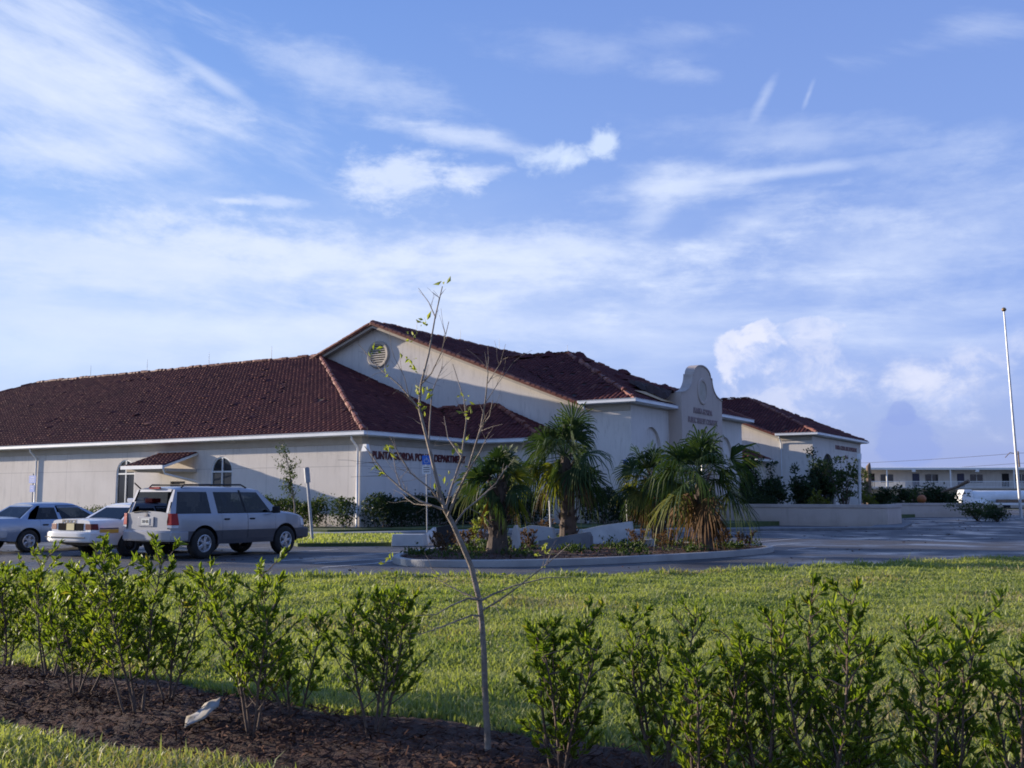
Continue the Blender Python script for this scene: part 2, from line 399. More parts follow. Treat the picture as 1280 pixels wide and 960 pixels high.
# ------------------------------------------------------------------ sky, sun
SUN_D = Vector((-.932, .358, 0)).normalized(); ELEV = R(10.5)
def make_sky():
    w = bpy.data.worlds.new('World'); SC.world = w; w.use_nodes = True; t = NT(w.node_tree)
    bg = t.n['Background']; bg.inputs[1].default_value = SKY_STRENGTH
    sky = t.node('ShaderNodeTexSky', sky_type='NISHITA'); sky.sun_disc = False
    sky.sun_elevation = ELEV; sky.sun_rotation = math.atan2(SUN_D.x, SUN_D.y) % (2*math.pi)
    sky.air_density = 1.0; sky.dust_density = .6; sky.ozone_density = 2.2
    g = t.node('ShaderNodeTexCoord').outputs['Generated']
    sp = t.node('ShaderNodeSeparateXYZ'); t.l.new(g, sp.inputs[0]); x, y, z = sp.outputs
    az = t.m('ARCTAN2', x, y); el = t.m('ARCSINE', z)
    # clear air: Nishita sky graded by height, paler towards the sun side
    K = 1.12/(SKY_STRENGTH*1.74)
    grad = t.ramp(t.m('MULTIPLY', el, 2.0, clamp=True), [(0, (.35, .405, .74)), (.28, (.315, .435, .85)), (.6, (.245, .38, .80)), (1, (.18, .305, .72))])
    gl = t.ramp(t.m('MULTIPLY', el, 2.0, clamp=True), [(0, (.50, .62, .90)), (.3, (.40, .57, .93)), (.65, (.24, .42, .86)), (1, (.15, .30, .74))])
    lefty = t.smooth(az, .30, -.50)
    grad = t.mix(lefty, grad, gl)
    sc = t.node('ShaderNodeVectorMath', operation='SCALE'); t.l.new(grad, sc.inputs[0]); sc.inputs[3].default_value = K
    base = t.mix(.8, t.mix(1.0, sky.outputs[0], (1.0, 1.05, 1.3), 'MULTIPLY'), sc.outputs[0])
    band = t.m('MULTIPLY', t.smooth(el, .34, .16), t.smooth(az, .5, -.25))
    sc2 = t.node('ShaderNodeVectorMath', operation='SCALE'); sc2.inputs[0].default_value = (.56, .66, .90); sc2.inputs[3].default_value = K
    hz = t.noise(t.vec(az, t.m('MULTIPLY', el, 3.0), 1.0), 5.0, 8, .6)
    base = t.mix(t.m('MULTIPLY', band, t.m('MULTIPLY', t.smooth(hz, .25, .75), .62)), base, sc2.outputs[0])
    def lin(r, g_, b_): return tuple((x/255)**2.2*K for x in (r, g_, b_))
    q = t.vec(az, t.m('MULTIPLY', el, 2.6), 0.0)
    n_soft = t.noise(q, 9.0, 9, .6, .15)
    n_str = t.noise(t.vec(t.m('ADD', t.m('MULTIPLY', az, 2.2), t.m('MULTIPLY', el, 1.2)), t.m('MULTIPLY', el, 9.0), 3.0), 3.4, 9, .6, .25)
    n_diag = t.noise(t.vec(t.m('ADD', az, t.m('MULTIPLY', el, -1.3)), t.m('MULTIPLY', t.m('ADD', el, t.m('MULTIPLY', az, .35)), 5.0), 7.0), 6.5, 9, .6, .2)
    n_puff = t.noise(t.vec(az, t.m('MULTIPLY', el, 1.15), 5.0), 26.0, 8, .62, .3)
    def blob(px, py, rx, ry, rot, noise, namp, lo, hi, amp):
        a0 = math.atan((px-640)/FPX); e0 = math.atan((622-py)/FPX*math.cos(a0))
        dx = t.m('SUBTRACT', az, a0); dy = t.m('SUBTRACT', el, e0); c, s = math.cos(R(rot)), math.sin(R(rot))
        ex = t.m('ADD', t.m('MULTIPLY', dx, c/(rx/FPX)), t.m('MULTIPLY', dy, s/(rx/FPX)))
        ey = t.m('ADD', t.m('MULTIPLY', dx, -s/(ry/FPX)), t.m('MULTIPLY', dy, c/(ry/FPX)))
        d2 = t.m('SQRT', t.m('ADD', t.m('MULTIPLY', ex, ex), t.m('MULTIPLY', ey, ey)))
        f = t.m('ADD', t.m('SUBTRACT', 1.0, d2), t.m('MULTIPLY', t.m('SUBTRACT', noise, .5), namp))
        return t.m('MULTIPLY', t.smooth(f, lo, hi), amp)
    def union(L):
        r = L[0]
        for k in L[1:]: r = t.m('SUBTRACT', 1.0, t.m('MULTIPLY', t.m('SUBTRACT', 1.0, r), t.m('SUBTRACT', 1.0, k)))
        return r
    n_bill = t.noise(t.vec(az, t.m('MULTIPLY', el, 2.0), 9.0), 17.0, 9, .64, .12)
    n_mix = t.m('ADD', t.m('MULTIPLY', n_str, .55), t.m('MULTIPLY', n_bill, .45))
    cirrus = union([
        blob(160, 318, 560, 66, -2, n_mix, 2.6, -.05, .95, .62),
        blob(560, 325, 520, 62, -3, n_mix, 2.8, .0, 1.05, .58),
        blob(330, 300, 300, 40, -2, n_bill, 2.6, .0, 1.0, .42),
        blob(60, 400, 560, 80, 0, n_str, 1.4, -.2, 1.2, .62),
        blob(470, 405, 330, 40, 0, n_mix, 2.4, .0, 1.1, .45),
        blob(40, 60, 330, 130, -14, n_diag, 2.0, -.1, 1.2, .72), blob(60, 110, 240, 90, -20, n_soft, 2.0, .0, 1.1, .5),
        blob(250, 80, 90, 12, -28, n_soft, 1.4, .0, 1.0, .4),
        blob(50, 185, 170, 36, 6, n_bill, 2.2, .0, 1.1, .5),
        blob(190, 105, 160, 46, -14, n_bill, 2.6, .1, 1.2, .5),
        blob(430, 85, 190, 64, -14, n_mix, 2.8, .15, 1.3, .42),
        blob(570, 158, 150, 20, -8, n_mix, 2.4, .0, 1.0, .62),
        blob(505, 218, 105, 46, 0, n_bill, 2.6, .0, .9, .72), blob(585, 208, 60, 18, 10, n_bill, 2.2, .0, .9, .5),
        blob(285, 244, 40, 6, 0, n_bill, 2.0, .0, .9, .6), blob(340, 246, 60, 10, 0, n_bill, 2.0, .0, .9, .5),
        blob(860, 222, 150, 36, 6, n_mix, 2.6, .0, 1.1, .66), blob(820, 262, 60, 30, 40, n_mix, 2.4, .0, 1.1, .4),
        blob(990, 206, 190, 10, 2, n_soft, 1.8, .0, 1.1, .42),
        blob(930, 285, 170, 44, 18, n_mix, 2.8, .05, 1.2, .55),
        blob(720, 310, 300, 40, 0, n_mix, 2.6, .0, 1.1, .5),
        blob(1130, 310, 300, 100, 10, n_mix, 2.6, .0, 1.3, .5), blob(1180, 400, 220, 60, 8, n_str, 2.2, .0, 1.3, .42), blob(1010, 160, 260, 40, -6, n_mix, 2.6, .1, 1.3, .32), blob(740, 40, 260, 40, -4, n_mix, 2.8, .2, 1.4, .22), blob(1200, 180, 160, 40, 8, n_mix, 2.6, .1, 1.3, .28), blob(1120, 270, 120, 24, -12, n_bill, 2.4, .1, 1.2, .3),
        blob(860, 75, 90, 22, -8, n_mix, 2.4, .1, 1.2, .34),
        blob(966, 108, 42, 10, 58, n_soft, 2.2, .1, 1.2, .32),
        blob(1024, 104, 32, 6, 66, n_soft, 2.0, .1, 1.2, .34),
        blob(1240, 15, 160, 30, 4, n_diag, 2.4, .1, 1.4, .3), blob(880, 20, 120, 20, 0, n_diag, 2.4, .1, 1.4, .2),
        blob(640, 400, 560, 70, 0, n_str, 1.6, -.1, 1.4, .42), blob(900, 400, 300, 60, 6, n_str, 1.8, .0, 1.5, .35),
    ])
    col = t.mix(t.m('MULTIPLY', cirrus, 1.18, clamp=True), base, lin(212, 224, 249))
    puff = union([
        blob(690, 188, 58, 24, 6, n_puff, 1.9, .05, .75, .72), blob(758, 168, 34, 26, 25, n_puff, 1.9, .05, .7, .8), blob(720, 185, 36, 16, 15, n_puff, 1.6, .05, .8, .6),
        blob(350, 440, 70, 62, 0, n_puff, 1.4, .1, .8, .35), blob(300, 448, 60, 12, 0, n_puff, 1.6, .1, .8, .4), blob(60, 440, 200, 40, 0, n_bill, 1.8, .0, 1.0, .4), blob(200, 405, 220, 22, 0, n_bill, 2.0, .0, 1.0, .4)])
    col = t.mix(puff, col, lin(211, 226, 250))
    tower = union([
        blob(1000, 478, 105, 76, 0, n_puff, 1.7, .05, .7, .5), blob(930, 442, 38, 44, -20, n_puff, 1.5, .10, .34, .8), blob(955, 425, 34, 28, 0, n_puff, 1.6, .12, .34, .65), blob(1015, 408, 50, 14, 0, n_puff, 1.8, .1, .4, .4), blob(950, 455, 26, 22, 0, n_puff, 1.4, .12, .4, .4),
        blob(1205, 455, 125, 34, 16, n_bill, 2.2, .0, .9, .58), blob(1165, 490, 95, 34, -30, n_bill, 2.2, .0, .8, .5), blob(1220, 490, 90, 40, 0, n_bill, 1.8, .1, 1.0, .3), blob(1050, 470, 130, 70, 0, n_bill, 1.6, .0, 1.2, .32)])
    warm = t.mix(t.smooth(n_puff, .38, .6), lin(180, 196, 238), lin(222, 226, 245))
    col = t.mix(tower, col, warm)
    grey = union([
        blob(1132, 552, 46, 42, 0, n_puff, 1.2, .1, .35, .6), blob(1128, 518, 20, 18, 0, n_puff, 1.2, .1, .35, .6),
        blob(1180, 572, 240, 24, 0, n_soft, 1.4, .0, .9, .35)])
    col = t.mix(grey, col, lin(140, 160, 220))
    t.l.new(col, bg.inputs[0])
SKY_STRENGTH = .085
make_sky()
sd = bpy.data.lights.new('sun', 'SUN'); sd.energy = 5.0; sd.angle = R(.6); sd.color = (1.0, .87, .71)
so = bpy.data.objects.new('sun', sd); COL.objects.link(so); so.location = (-30, 20, 30)
sv = Vector((SUN_D.x*math.cos(ELEV), SUN_D.y*math.cos(ELEV), math.sin(ELEV)))
so.rotation_euler = sv.to_track_quat('Z', 'Y').to_euler()
SC.view_settings.view_transform = 'Standard'; SC.view_settings.look = 'None'; SC.view_settings.exposure = .8; SC.view_settings.gamma = 1
SC.cycles.use_denoising = True
SC.cycles.filter_width = 1.8; SC.cycles.max_bounces = 6; SC.cycles.transparent_max_bounces = 10

# ================================================================== GROUND
def sheet(name, pts, z, m, kind='structure'):
    b = MB(); b.poly([(p[0], p[1], z) for p in pts]); o = b.build(name, m); return tag(o, kind=kind)
def xy(*pix): return [G(px, py).xy for px, py in pix]

sheet('ground', [(-3500, -300), (3500, -300), (3500, 6000), (-3500, 6000)], -.03, M['field'])
LAWN_EDGE = [Vector((-60, 23.2)), Vector((-24, 21.6)), Vector((-10.4, 21.15)), Vector((-6.3, 20.85)), Vector((0, 20.85)), Vector((3.2, 21.5)), Vector((5.9, 23.0)), Vector((9.6, 25.2)),
             Vector((13.6, 27.6)), Vector((20, 31.2)), Vector((45, 44))]
sheet('parking_lot', [tuple(p) for p in LAWN_EDGE]+[(110, 60), (110, 140), (-30, 140), (-75, 82)], -.012, M['asphalt'])
LAWN = [tuple(p) for p in LAWN_EDGE]+[(45, -10), (-60, -10)]
sheet('lawn', LAWN, .02, M['soil'])
kb = MB(); kb.ribbon([tuple(p) for p in LAWN_EDGE], -.02, .10, -.02, .035)
tag(kb.build('kerb', M['concrete_dark'], smooth=40), kind='structure')
# mulch bed along the shrub row
MB0 = Vector((-5.04, 10.25)); u2 = Vector((U.x, U.y)); v2 = Vector((V.x, V.y))
def bed_pt(t, w): return MB0+u2*t-v2*w
BED = []
for i in range(61):
    t = -22+i*.7; BED.append(bed_pt(t, .10*math.sin(t*1.9)+.07*math.sin(t*4.3+1)-.05))
for i in range(60, -1, -1):
    t = -22+i*.7; BED.append(bed_pt(t, 1.55+.10*math.sin(t*1.7+2)+.08*math.sin(t*3.9)))
bm_ = bmesh.new()
def bed_mesh():
    nx, ny = 620, 40; P = np.zeros((nx, ny, 3))
    tt = np.linspace(-14, 14, nx)
    for i, t in enumerate(tt):
        w0 = .10*math.sin(t*1.9)+.07*math.sin(t*4.3+1)-.05; w1 = 1.55+.10*math.sin(t*1.7+2)+.08*math.sin(t*3.9)
        for j in range(ny):
            f = j/(ny-1); w = w0+(w1-w0)*f; p = bed_pt(t, w)
            h = .03+.05*math.sin(math.pi*f)+rng.normal(0, .007)+.02*math.sin(t*3+f*5)*math.sin(math.pi*f)
            P[i, j] = (p.x, p.y, h if 0 < j < ny-1 else .015)
    idx = np.arange(nx*ny).reshape(nx, ny)
    F = np.stack([idx[:-1, :-1], idx[1:, :-1], idx[1:, 1:], idx[:-1, 1:]], -1).reshape(-1, 4)
    return arrays('mulch_bed', P.reshape(-1, 3), F, M['mulch_bed'], smooth=True)
tag(bed_mesh(), kind='structure')

def strips(centres, dirs, length, width, z0, tilt):
    """many little flat slivers (wood chips, dead leaves)"""
    n = len(centres); a = rng.uniform(0, 2*np.pi, n); th = rng.normal(0, tilt, n)
    d = np.stack([np.cos(a)*np.cos(th), np.sin(a)*np.cos(th), np.sin(th)], -1)*length[:, None]/2
    e = np.stack([-np.sin(a), np.cos(a), rng.normal(0, .4, n)], -1)*width[:, None]/2
    up = np.array([0, 0, 1])*width[:, None]*.3
    v = np.stack([centres-d-e, centres-d+e, centres+up, centres+d+e*.6, centres+d-e*.6, centres-up*0-e], 1)
    base = np.arange(n)[:, None]*6
    f = np.concatenate([base+np.array([[0, 1, 2, 5]]), base+np.array([[5, 2, 3, 4]])], 0)
    return v.reshape(-1, 3), f
n = 16000
t_ = rng.uniform(-8.5, 9, n); w_ = rng.beta(1.6, 1.4, n)*1.7-.08
C = np.stack([MB0.x+U.x*t_-V.x*w_, MB0.y+U.y*t_-V.y*w_, .045+.045*np.sin(np.clip(w_/1.55, 0, 1)*np.pi)+rng.uniform(0, .015, n)], -1)
v_, f_ = strips(C, None, rng.uniform(.03, .11, n), rng.uniform(.006, .018, n), 0, .35)
tag(arrays('mulch', v_, f_, M['chip']), 'dark red brown shredded bark mulch spread under the shrub row', 'mulch', kind='stuff')

# grass blades (uncountable)
def grass(n, region, dens):
    X = rng.uniform(region[0], region[1], n); Y = rng.uniform(region[2], region[3], n)
    keep = inside(LAWN, X, Y) & (np.abs(X) < Y*.62+2.5)
    bx = [tuple(p) for p in BED]; keep &= ~inside(bx, X, Y)
    d = np.hypot(X, Y); keep &= rng.uniform(0, 1, n) < dens(d)
    return X[keep], Y[keep], d[keep]
X, Y, d = grass(2600000, (-17, 20, 4.0, 29), lambda d: np.clip((8.5/d)**1.35, .0, 1))
keep = rng.uniform(0, 1, len(X)) < 460000/len(X) if len(X) > 460000 else np.ones(len(X), bool)
X, Y, d = X[keep], Y[keep], d[keep]
n = len(X)
patch = .5+.5*np.sin(X*1.7+np.sin(Y*1.3)*2)*np.sin(Y*2.1+np.sin(X*.9)*2)
h = rng.uniform(.035, .085, n)*(.8+.5*patch)*np.clip((d/9)**.18, .9, 1.3); edge = np.interp(X, [q_.x for q_ in LAWN_EDGE], [q_.y for q_ in LAWN_EDGE])-Y
tall = (edge < .35)*rng.uniform(0, .9, n)+(rng.uniform(0, 1, n) < .012)*rng.uniform(.4, 1.3, n); h = h*(1+tall)*(1+.35*np.sin(X*3.1+Y*1.7)*np.sin(Y*3.7-X*.8)); wd = rng.uniform(.0035, .0065, n)*np.clip((d/7)**.8, 1, 2.6)
a = rng.uniform(0, 2*np.pi, n); lean = np.abs(rng.normal(.5, .35, n))
dx, dy = np.cos(a), np.sin(a); ex, ey = -dy, dx
z0 = np.full(n, .018)
def P(f, hf, wf):
    q = lean*h
    return np.stack([X+dx*q*f+ex*wd*wf, Y+dy*q*f+ey*wd*wf, z0+h*hf], -1)
vv = np.stack([P(0, 0, -1), P(0, 0, 1), P(.35, .62, 1), P(.35, .62, -1), P(1.1, .93, 0)], 1).reshape(-1, 3)
bse = np.arange(n)[:, None]*5
ff = np.concatenate([bse+np.array([[0, 1, 2]]), bse+np.array([[0, 2, 3]]), bse+np.array([[3, 2, 4]])], 0)
dry = (np.sin(X*.83+1.3*np.sin(Y*.5))*np.sin(Y*.9+.7*np.sin(X*.6))+rng.normal(0, .35, n)) > .95
kd = np.tile(dry, 3)
tag(arrays('dry_grass', vv, ff[kd], M['grass_dry']), 'dry straw coloured blades scattered through the lawn', 'grass', kind='stuff'); ff = ff[~kd]
tag(arrays('grass', vv, ff, M['grass']), 'coarse sunlit lawn grass growing between the shrubs and the drive', 'grass', kind='stuff')

# painted markings
def stripe(p, q, w=.12, z=-.004):
    p, q = Vector(p), Vector(q); d = (q-p).normalized(); nn = Vector((-d.y, d.x))*w/2
    b = MB(); b.poly([(*(p-nn), z), (*(q-nn), z), (*(q+nn), z), (*(p+nn), z)])
    o = b.build('parking_stripe', M['paint']); o['kind'] = 'structure'; return o
SUV_P = Vector((-8.15, 27.9))
row0 = Vector((-6.05, 26.7))                       # first stall line, right of the big wagon
for k in range(-1, 12):
    p = row0-u2*(2.78*k)
    if k >= 0: stripe(p, p+v2*5.6)
for a_, b_ in (((392, 704), (508, 696)), ((402, 709), (468, 704)), ((468, 704), (500, 699)), ((925, 679), (1010, 672)), ((935, 684), (1000, 679)), ((985, 687), (1020, 684)), ((905, 667), (1085, 667.5)), ((940, 672), (1040, 671))):
    stripe(G(*a_).xy, G(*b_).xy, .11)
# raised island with kerb
ISL = [Vector(p) for p in [(-2.75, 25.3), (-2.35, 24.55), (-1.2, 24.3), (1.15, 24.7), (4.0, 26.8), (6.4, 29.0), (7.75, 30.9), (7.9, 32.2), (7.2, 33.2), (4.0, 36.2), (1.0, 37.0), (-1.4, 33.4), (-2.9, 28.6), (-3.05, 26.4)]]
def smooth_loop(P, k=2):
    for _ in range(k):
        Q = []
        for i in range(len(P)):
            a, b = P[i], P[(i+1) % len(P)]; Q += [a*.75+b*.25, a*.25+b*.75]
        P = Q
    return P
ISL = smooth_loop(ISL)
kb = MB(); kb.ribbon([tuple(p) for p in ISL], -.18, 0, -.02, .16, closed=True)
o = kb.build('island_kerb', M['concrete'], smooth=40, bevel=.02); tag(o, kind='structure')
def shrink(P, d):
    c = sum(P, Vector((0, 0)))/len(P); return [p+(c-p).normalized()*d for p in P]
sheet('island_bed', [tuple(p) for p in shrink(ISL, .17)], .13, M['mulch_bed'])
n = 5000; X = rng.uniform(-3.2, 8, n); Y = rng.uniform(24, 37.5, n); k = inside([tuple(p) for p in shrink(ISL, .25)], X, Y); X, Y = X[k], Y[k]
v_, f_ = strips(np.stack([X, Y, np.full(len(X), .15)], -1), None, rng.uniform(.05, .16, len(X)), rng.uniform(.015, .035, len(X)), 0, .3)
tag(arrays('island_mulch', v_, f_, M['chip']), 'red brown mulch spread over the raised parking island', 'mulch', kind='stuff')

# planting bed and walk around the building
bed = [W(-60, -3.2), W(.8, -3.2), W(3.4, 2.5), W(4.6, 6.0), W(9.6, 6.5), W(10.8, 12), W(12.5, 30), W(14, 70), W(-60, 70)]
b = MB(); b.prism([(p.x, p.y, -.02) for p in bed], (0, 0, .26)); tag(b.build('planting_bed', M['soil']), kind='structure')
kl = [W(-60, -3.25), W(.85, -3.25), W(3.5, 2.45), W(4.7, 5.9), W(9.7, 6.4), W(11, 12)]
b = MB(); b.ribbon([(p.x, p.y) for p in kl], 0, 1.25, -.02, .15); tag(b.build('sidewalk', M['concrete'], bevel=.02), kind='structure')
gi = [G(372, 683), G(505, 682), G(516, 674), G(500, 671), G(378, 671), G(350, 676)]
b = MB(); b.prism([(p.x, p.y, -.02) for p in gi], (0, 0, .12)); tag(b.build('grass_islet', M['soil']), kind='structure')
n = 9000; X = rng.uniform(-14, -2, n); Y = rng.uniform(33, 44, n); k = inside([(p.x, p.y) for p in gi], X, Y); X, Y = X[k], Y[k]; n = len(X)
def tufts(X, Y, z, hh, ww, m, name, label):
    n = len(X); a = rng.uniform(0, 6.28, n); h = rng.uniform(.6, 1.2, n)*hh
    ex, ey = np.cos(a)*ww, np.sin(a)*ww; lx, ly = rng.normal(0, .4, n)*h, rng.normal(0, .4, n)*h
    vv = np.stack([np.stack([X-ex, Y-ey, np.full(n, z)], -1), np.stack([X+ex, Y+ey, np.full(n, z)], -1), np.stack([X+lx, Y+ly, z+h], -1)], 1).reshape(-1, 3)
    ff = np.arange(3*n).reshape(n, 3); o = arrays(name, vv, ff, m); tag(o, label, 'grass', kind='stuff'); return o
tufts(X, Y, .095, .10, .035, M['grass'], 'islet_grass', 'short green grass on the islet beside the parked wagon')
# leaf litter on the asphalt
def litter(n, region, name, label, size=(.05, .16)):
    X = rng.uniform(region[0], region[1], n); Y = rng.uniform(region[2], region[3], n)
    m_ = np.sin(X*.9+Y*.5)+np.sin(Y*1.1-X*.3+1)+rng.normal(0, .7, n) > .9
    m_ &= ~inside(LAWN, X, Y) & ~inside([tuple(p) for p in ISL], X, Y); X, Y = X[m_], Y[m_]
    v_, f_ = strips(np.stack([X, Y, np.full(len(X), .0)], -1), None, rng.uniform(*size, len(X)), rng.uniform(.02, .06, len(X)), 0, .2)
    tag(arrays(name, v_, f_, M['chip']), label, 'debris', kind='stuff')
litter(2600, (-20, 26, 21, 62), 'leaf_debris', 'scattered brown leaves and storm debris on the asphalt')
litter(1500, (10, 50, 45, 80), 'windblown_debris', 'windblown debris by the low garden walls', (.15, .5))

# ================================================================== BUILDING
B = thing('public_safety_building', 'long cream stucco building with storm damaged red brown tile roof and curved entrance gable', 'building', W(0, 6, 0))
def part(mb, name, mats, parent=None, **kw): return mb.build(name, mats, parent or B, world=(parent is None), **kw)

def wall_run(mb, a, b, z0, z1, ops=(), depth=.18, m=0, mrev=0):
    """wall from plan point a to b (s,b coords), outside on the right hand; ops: (pos, width, sill, spring, arch)"""
    a, b = Vector(a), Vector(b); L = (b-a).length; d = (b-a)/L; nin = Vector((-d.y, d.x))
    def p(t, z, k=0.0): q = a+d*t+nin*k; return W(q.x, q.y, z)
    x = 0.0
    for pos, w, sill, spring, arch in sorted(ops):
        l, r = pos-w/2, pos+w/2
        mb.quad(p(x, z0), p(l, z0), p(l, z1), p(x, z1), m)
        if sill > z0: mb.quad(p(l, z0), p(r, z0), p(r, sill), p(l, sill), m)
        if arch:
            K = 16; cs = [(pos-w/2*math.cos(math.pi*i/K), spring+w/2*math.sin(math.pi*i/K)) for i in range(K+1)]
        else: cs = [(l, spring), (r, spring)]
        for (t0, h0), (t1, h1) in zip(cs, cs[1:]):
            mb.quad(p(t0, h0), p(t1, h1), p(t1, z1), p(t0, z1), m)
        edge = [(l, sill)]+cs+[(r, sill)]
        for (t0, h0), (t1, h1) in zip(edge, edge[1:]): mb.quad(p(t0, h0), p(t0, h0, depth), p(t1, h1, depth), p(t1, h1), mrev)
        if sill > z0: mb.quad(p(l, sill), p(r, sill), p(r, sill, depth), p(l, sill, depth), mrev)
        x = r
    mb.quad(p(x, z0), p(L, z0), p(L, z1), p(x, z1), m)
    return p
def fill(p, pos, w, sill, spring, arch, k, name, mats, parent=None):
    """panel closing an opening at depth k"""
    pts = [(pos-w/2, sill), (pos+w/2, sill)]
    if arch: pts += [(pos+w/2*math.cos(math.pi*i/16), spring+w/2*math.sin(math.pi*i/16)) for i in range(17)]
    else: pts += [(pos+w/2, spring), (pos-w/2, spring)]
    mb = MB(); mb.poly([p(t, z, k) for t, z in pts]); return part(mb, name, mats, parent)
def window(p, pos, w, sill, spring, arch=True, surround=True):
    o = fill(p, pos, w, sill, spring, arch, .10, 'window', M['pane'])
    fb = MB(); r = w/2; t = .07
    def bar(t0, t1, z0, z1):
        fb.hexa([p(t0, z0, .095), p(t1, z0, .095), p(t1, z0, .03), p(t0, z0, .03), p(t0, z1, .095), p(t1, z1, .095), p(t1, z1, .03), p(t0, z1, .03)])
    bar(pos-r, pos-r+t, sill, spring); bar(pos+r-t, pos+r, sill, spring); bar(pos-r+t, pos+r-t, sill, sill+t)
    bar(pos-.035, pos+.035, sill+t, spring-.04); bar(pos-r+t, pos+r-t, spring-.04, spring+.04)
    if arch:
        bar(pos-.035, pos+.035, spring+.04, spring+r-t)
        K = 16
        for i in range(K):
            a0, a1 = math.pi*i/K, math.pi*(i+1)/K
            q = []
            for kk in (0,):
                for a_, rr, dd in ((a0, r-t, .095), (a1, r-t, .095), (a1, r, .095), (a0, r, .095), (a0, r-t, .03), (a1, r-t, .03), (a1, r, .03), (a0, r, .03)):
                    q.append(p(pos+rr*math.cos(a_), spring+rr*math.sin(a_), dd))
            fb.hexa(q)
    fb.build('window_frame', M['frame'], o)
    if sill > .4:
        sb = MB(); sb.hexa([p(pos-r-.1, sill-.12, -.002), p(pos+r+.1, sill-.12, -.002), p(pos+r+.1, sill-.12, -.09), p(pos-r-.1, sill-.12, -.09),
                            p(pos-r-.1, sill-.003, -.002), p(pos+r+.1, sill-.003, -.002), p(pos+r+.1, sill-.003, -.09), p(pos-r-.1, sill-.003, -.09)])
        sb.build('window_sill', M['frieze'], o)
    return o

Z0 = .1; EZ = 4.6; BZ = 6.72          # eave heights of low wings and tall blocks
# --- police wing
mb = MB(); wins = [(57-.6-16.8-.0, 1.55, .85, 2.9, True), (57-.6-9.26, 1.55, .85, 2.92, True), (57-.6-12.55, 1.15, Z0+.12, 2.45, False)]
pw = wall_run(mb, (-57, .6), (-.6, .6), Z0, EZ-.1, wins)
mb2 = MB(); pt_ = wall_run(mb2, (-.6, .6), (-.6, 9.6), Z0, EZ-.1)
wins2 = [(2.2, 1.35, 1.0, 3.2, True)]
p2 = wall_run(mb2, (-.6, 9.6), (3.6, 9.6), Z0, EZ-.1, wins2); wall_run(mb2, (3.6, 9.6), (3.6, 13.0), Z0, EZ-.1)
mb.f += [tuple(i+len(mb.v) for i in f) for f in mb2.f]; mb.v += mb2.v; mb.mi += mb2.mi
wall_run(mb, (-57, 26), (-57, .6), Z0, EZ-.1)
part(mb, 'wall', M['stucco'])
for w in wins[:2]: window(pw, *w)
window(p2, *wins2[0])
dr = fill(pw, *wins[2], .12, 'door', M['door'])
hb = MB(); c = pw(wins[2][0]+.42, 1.1, .06); hb.box(c, (.05, .05, .2)); hb.build('handle', M['steel'], dr)
# --- gable wall with rising top, and tall blocks
def tall_block(b0, b1, arches, left_ext=-24.0, right_ops=None):
    mid = (b0+b1)/2; wb = b0+.5
    g = MB(); zr = 12.35; sr = -9.96
    def gz(s): return zr-.39*abs(s-sr)
    pts = [(left_ext, Z0), (7.3, Z0), (7.3, BZ-.1), (4.4, BZ-.1)]
    g.poly([W(s, wb, z) for s, z in pts[:3]]+[W(4.4, wb, BZ-.1), W(sr, wb, zr-.22), W(left_ext, wb, gz(left_ext)-.22), ])
    part(g, 'gable_wall', M['stucco'])
    mb = MB(); p = wall_run(mb, (7.3, wb), (7.3, b1-.5), Z0, BZ-.1, arches, .16)
    wall_run(mb, (7.3, b1-.5), (left_ext, b1-.5), Z0, BZ-.1)
    part(mb, 'wall', M['stucco'])
    return p, gz
pc, gz = tall_block(12.5, 30.5, [(15.6-13.0, 2.4, 1.0, 4.25, True), (26.9-13.0, 2.4, 1.0, 4.25, True)])
for pos in (2.6, 13.9): fill(pc, pos, 2.4, 1.0, 4.25, True, .16, 'blind_arch', M['stucco'])
pf, _ = tall_block(46.0, 62.5, [(50.85-46.5, 3.9, Z0, 3.3, True)])
fill(pf, 50.85-46.5, 3.9, Z0, 3.3, True, .16, 'engine_door', M['dark'])
# low links
mb = MB(); wall_run(mb, (-14, 42.6), (3.6, 42.6), Z0, EZ-.1); wall_run(mb, (3.6, 42.6), (3.6, 46.5), Z0, EZ-.1); wall_run(mb, (-6, 30), (-6, 42.6), Z0, EZ-.1)
part(mb, 'wall', M['stucco'])

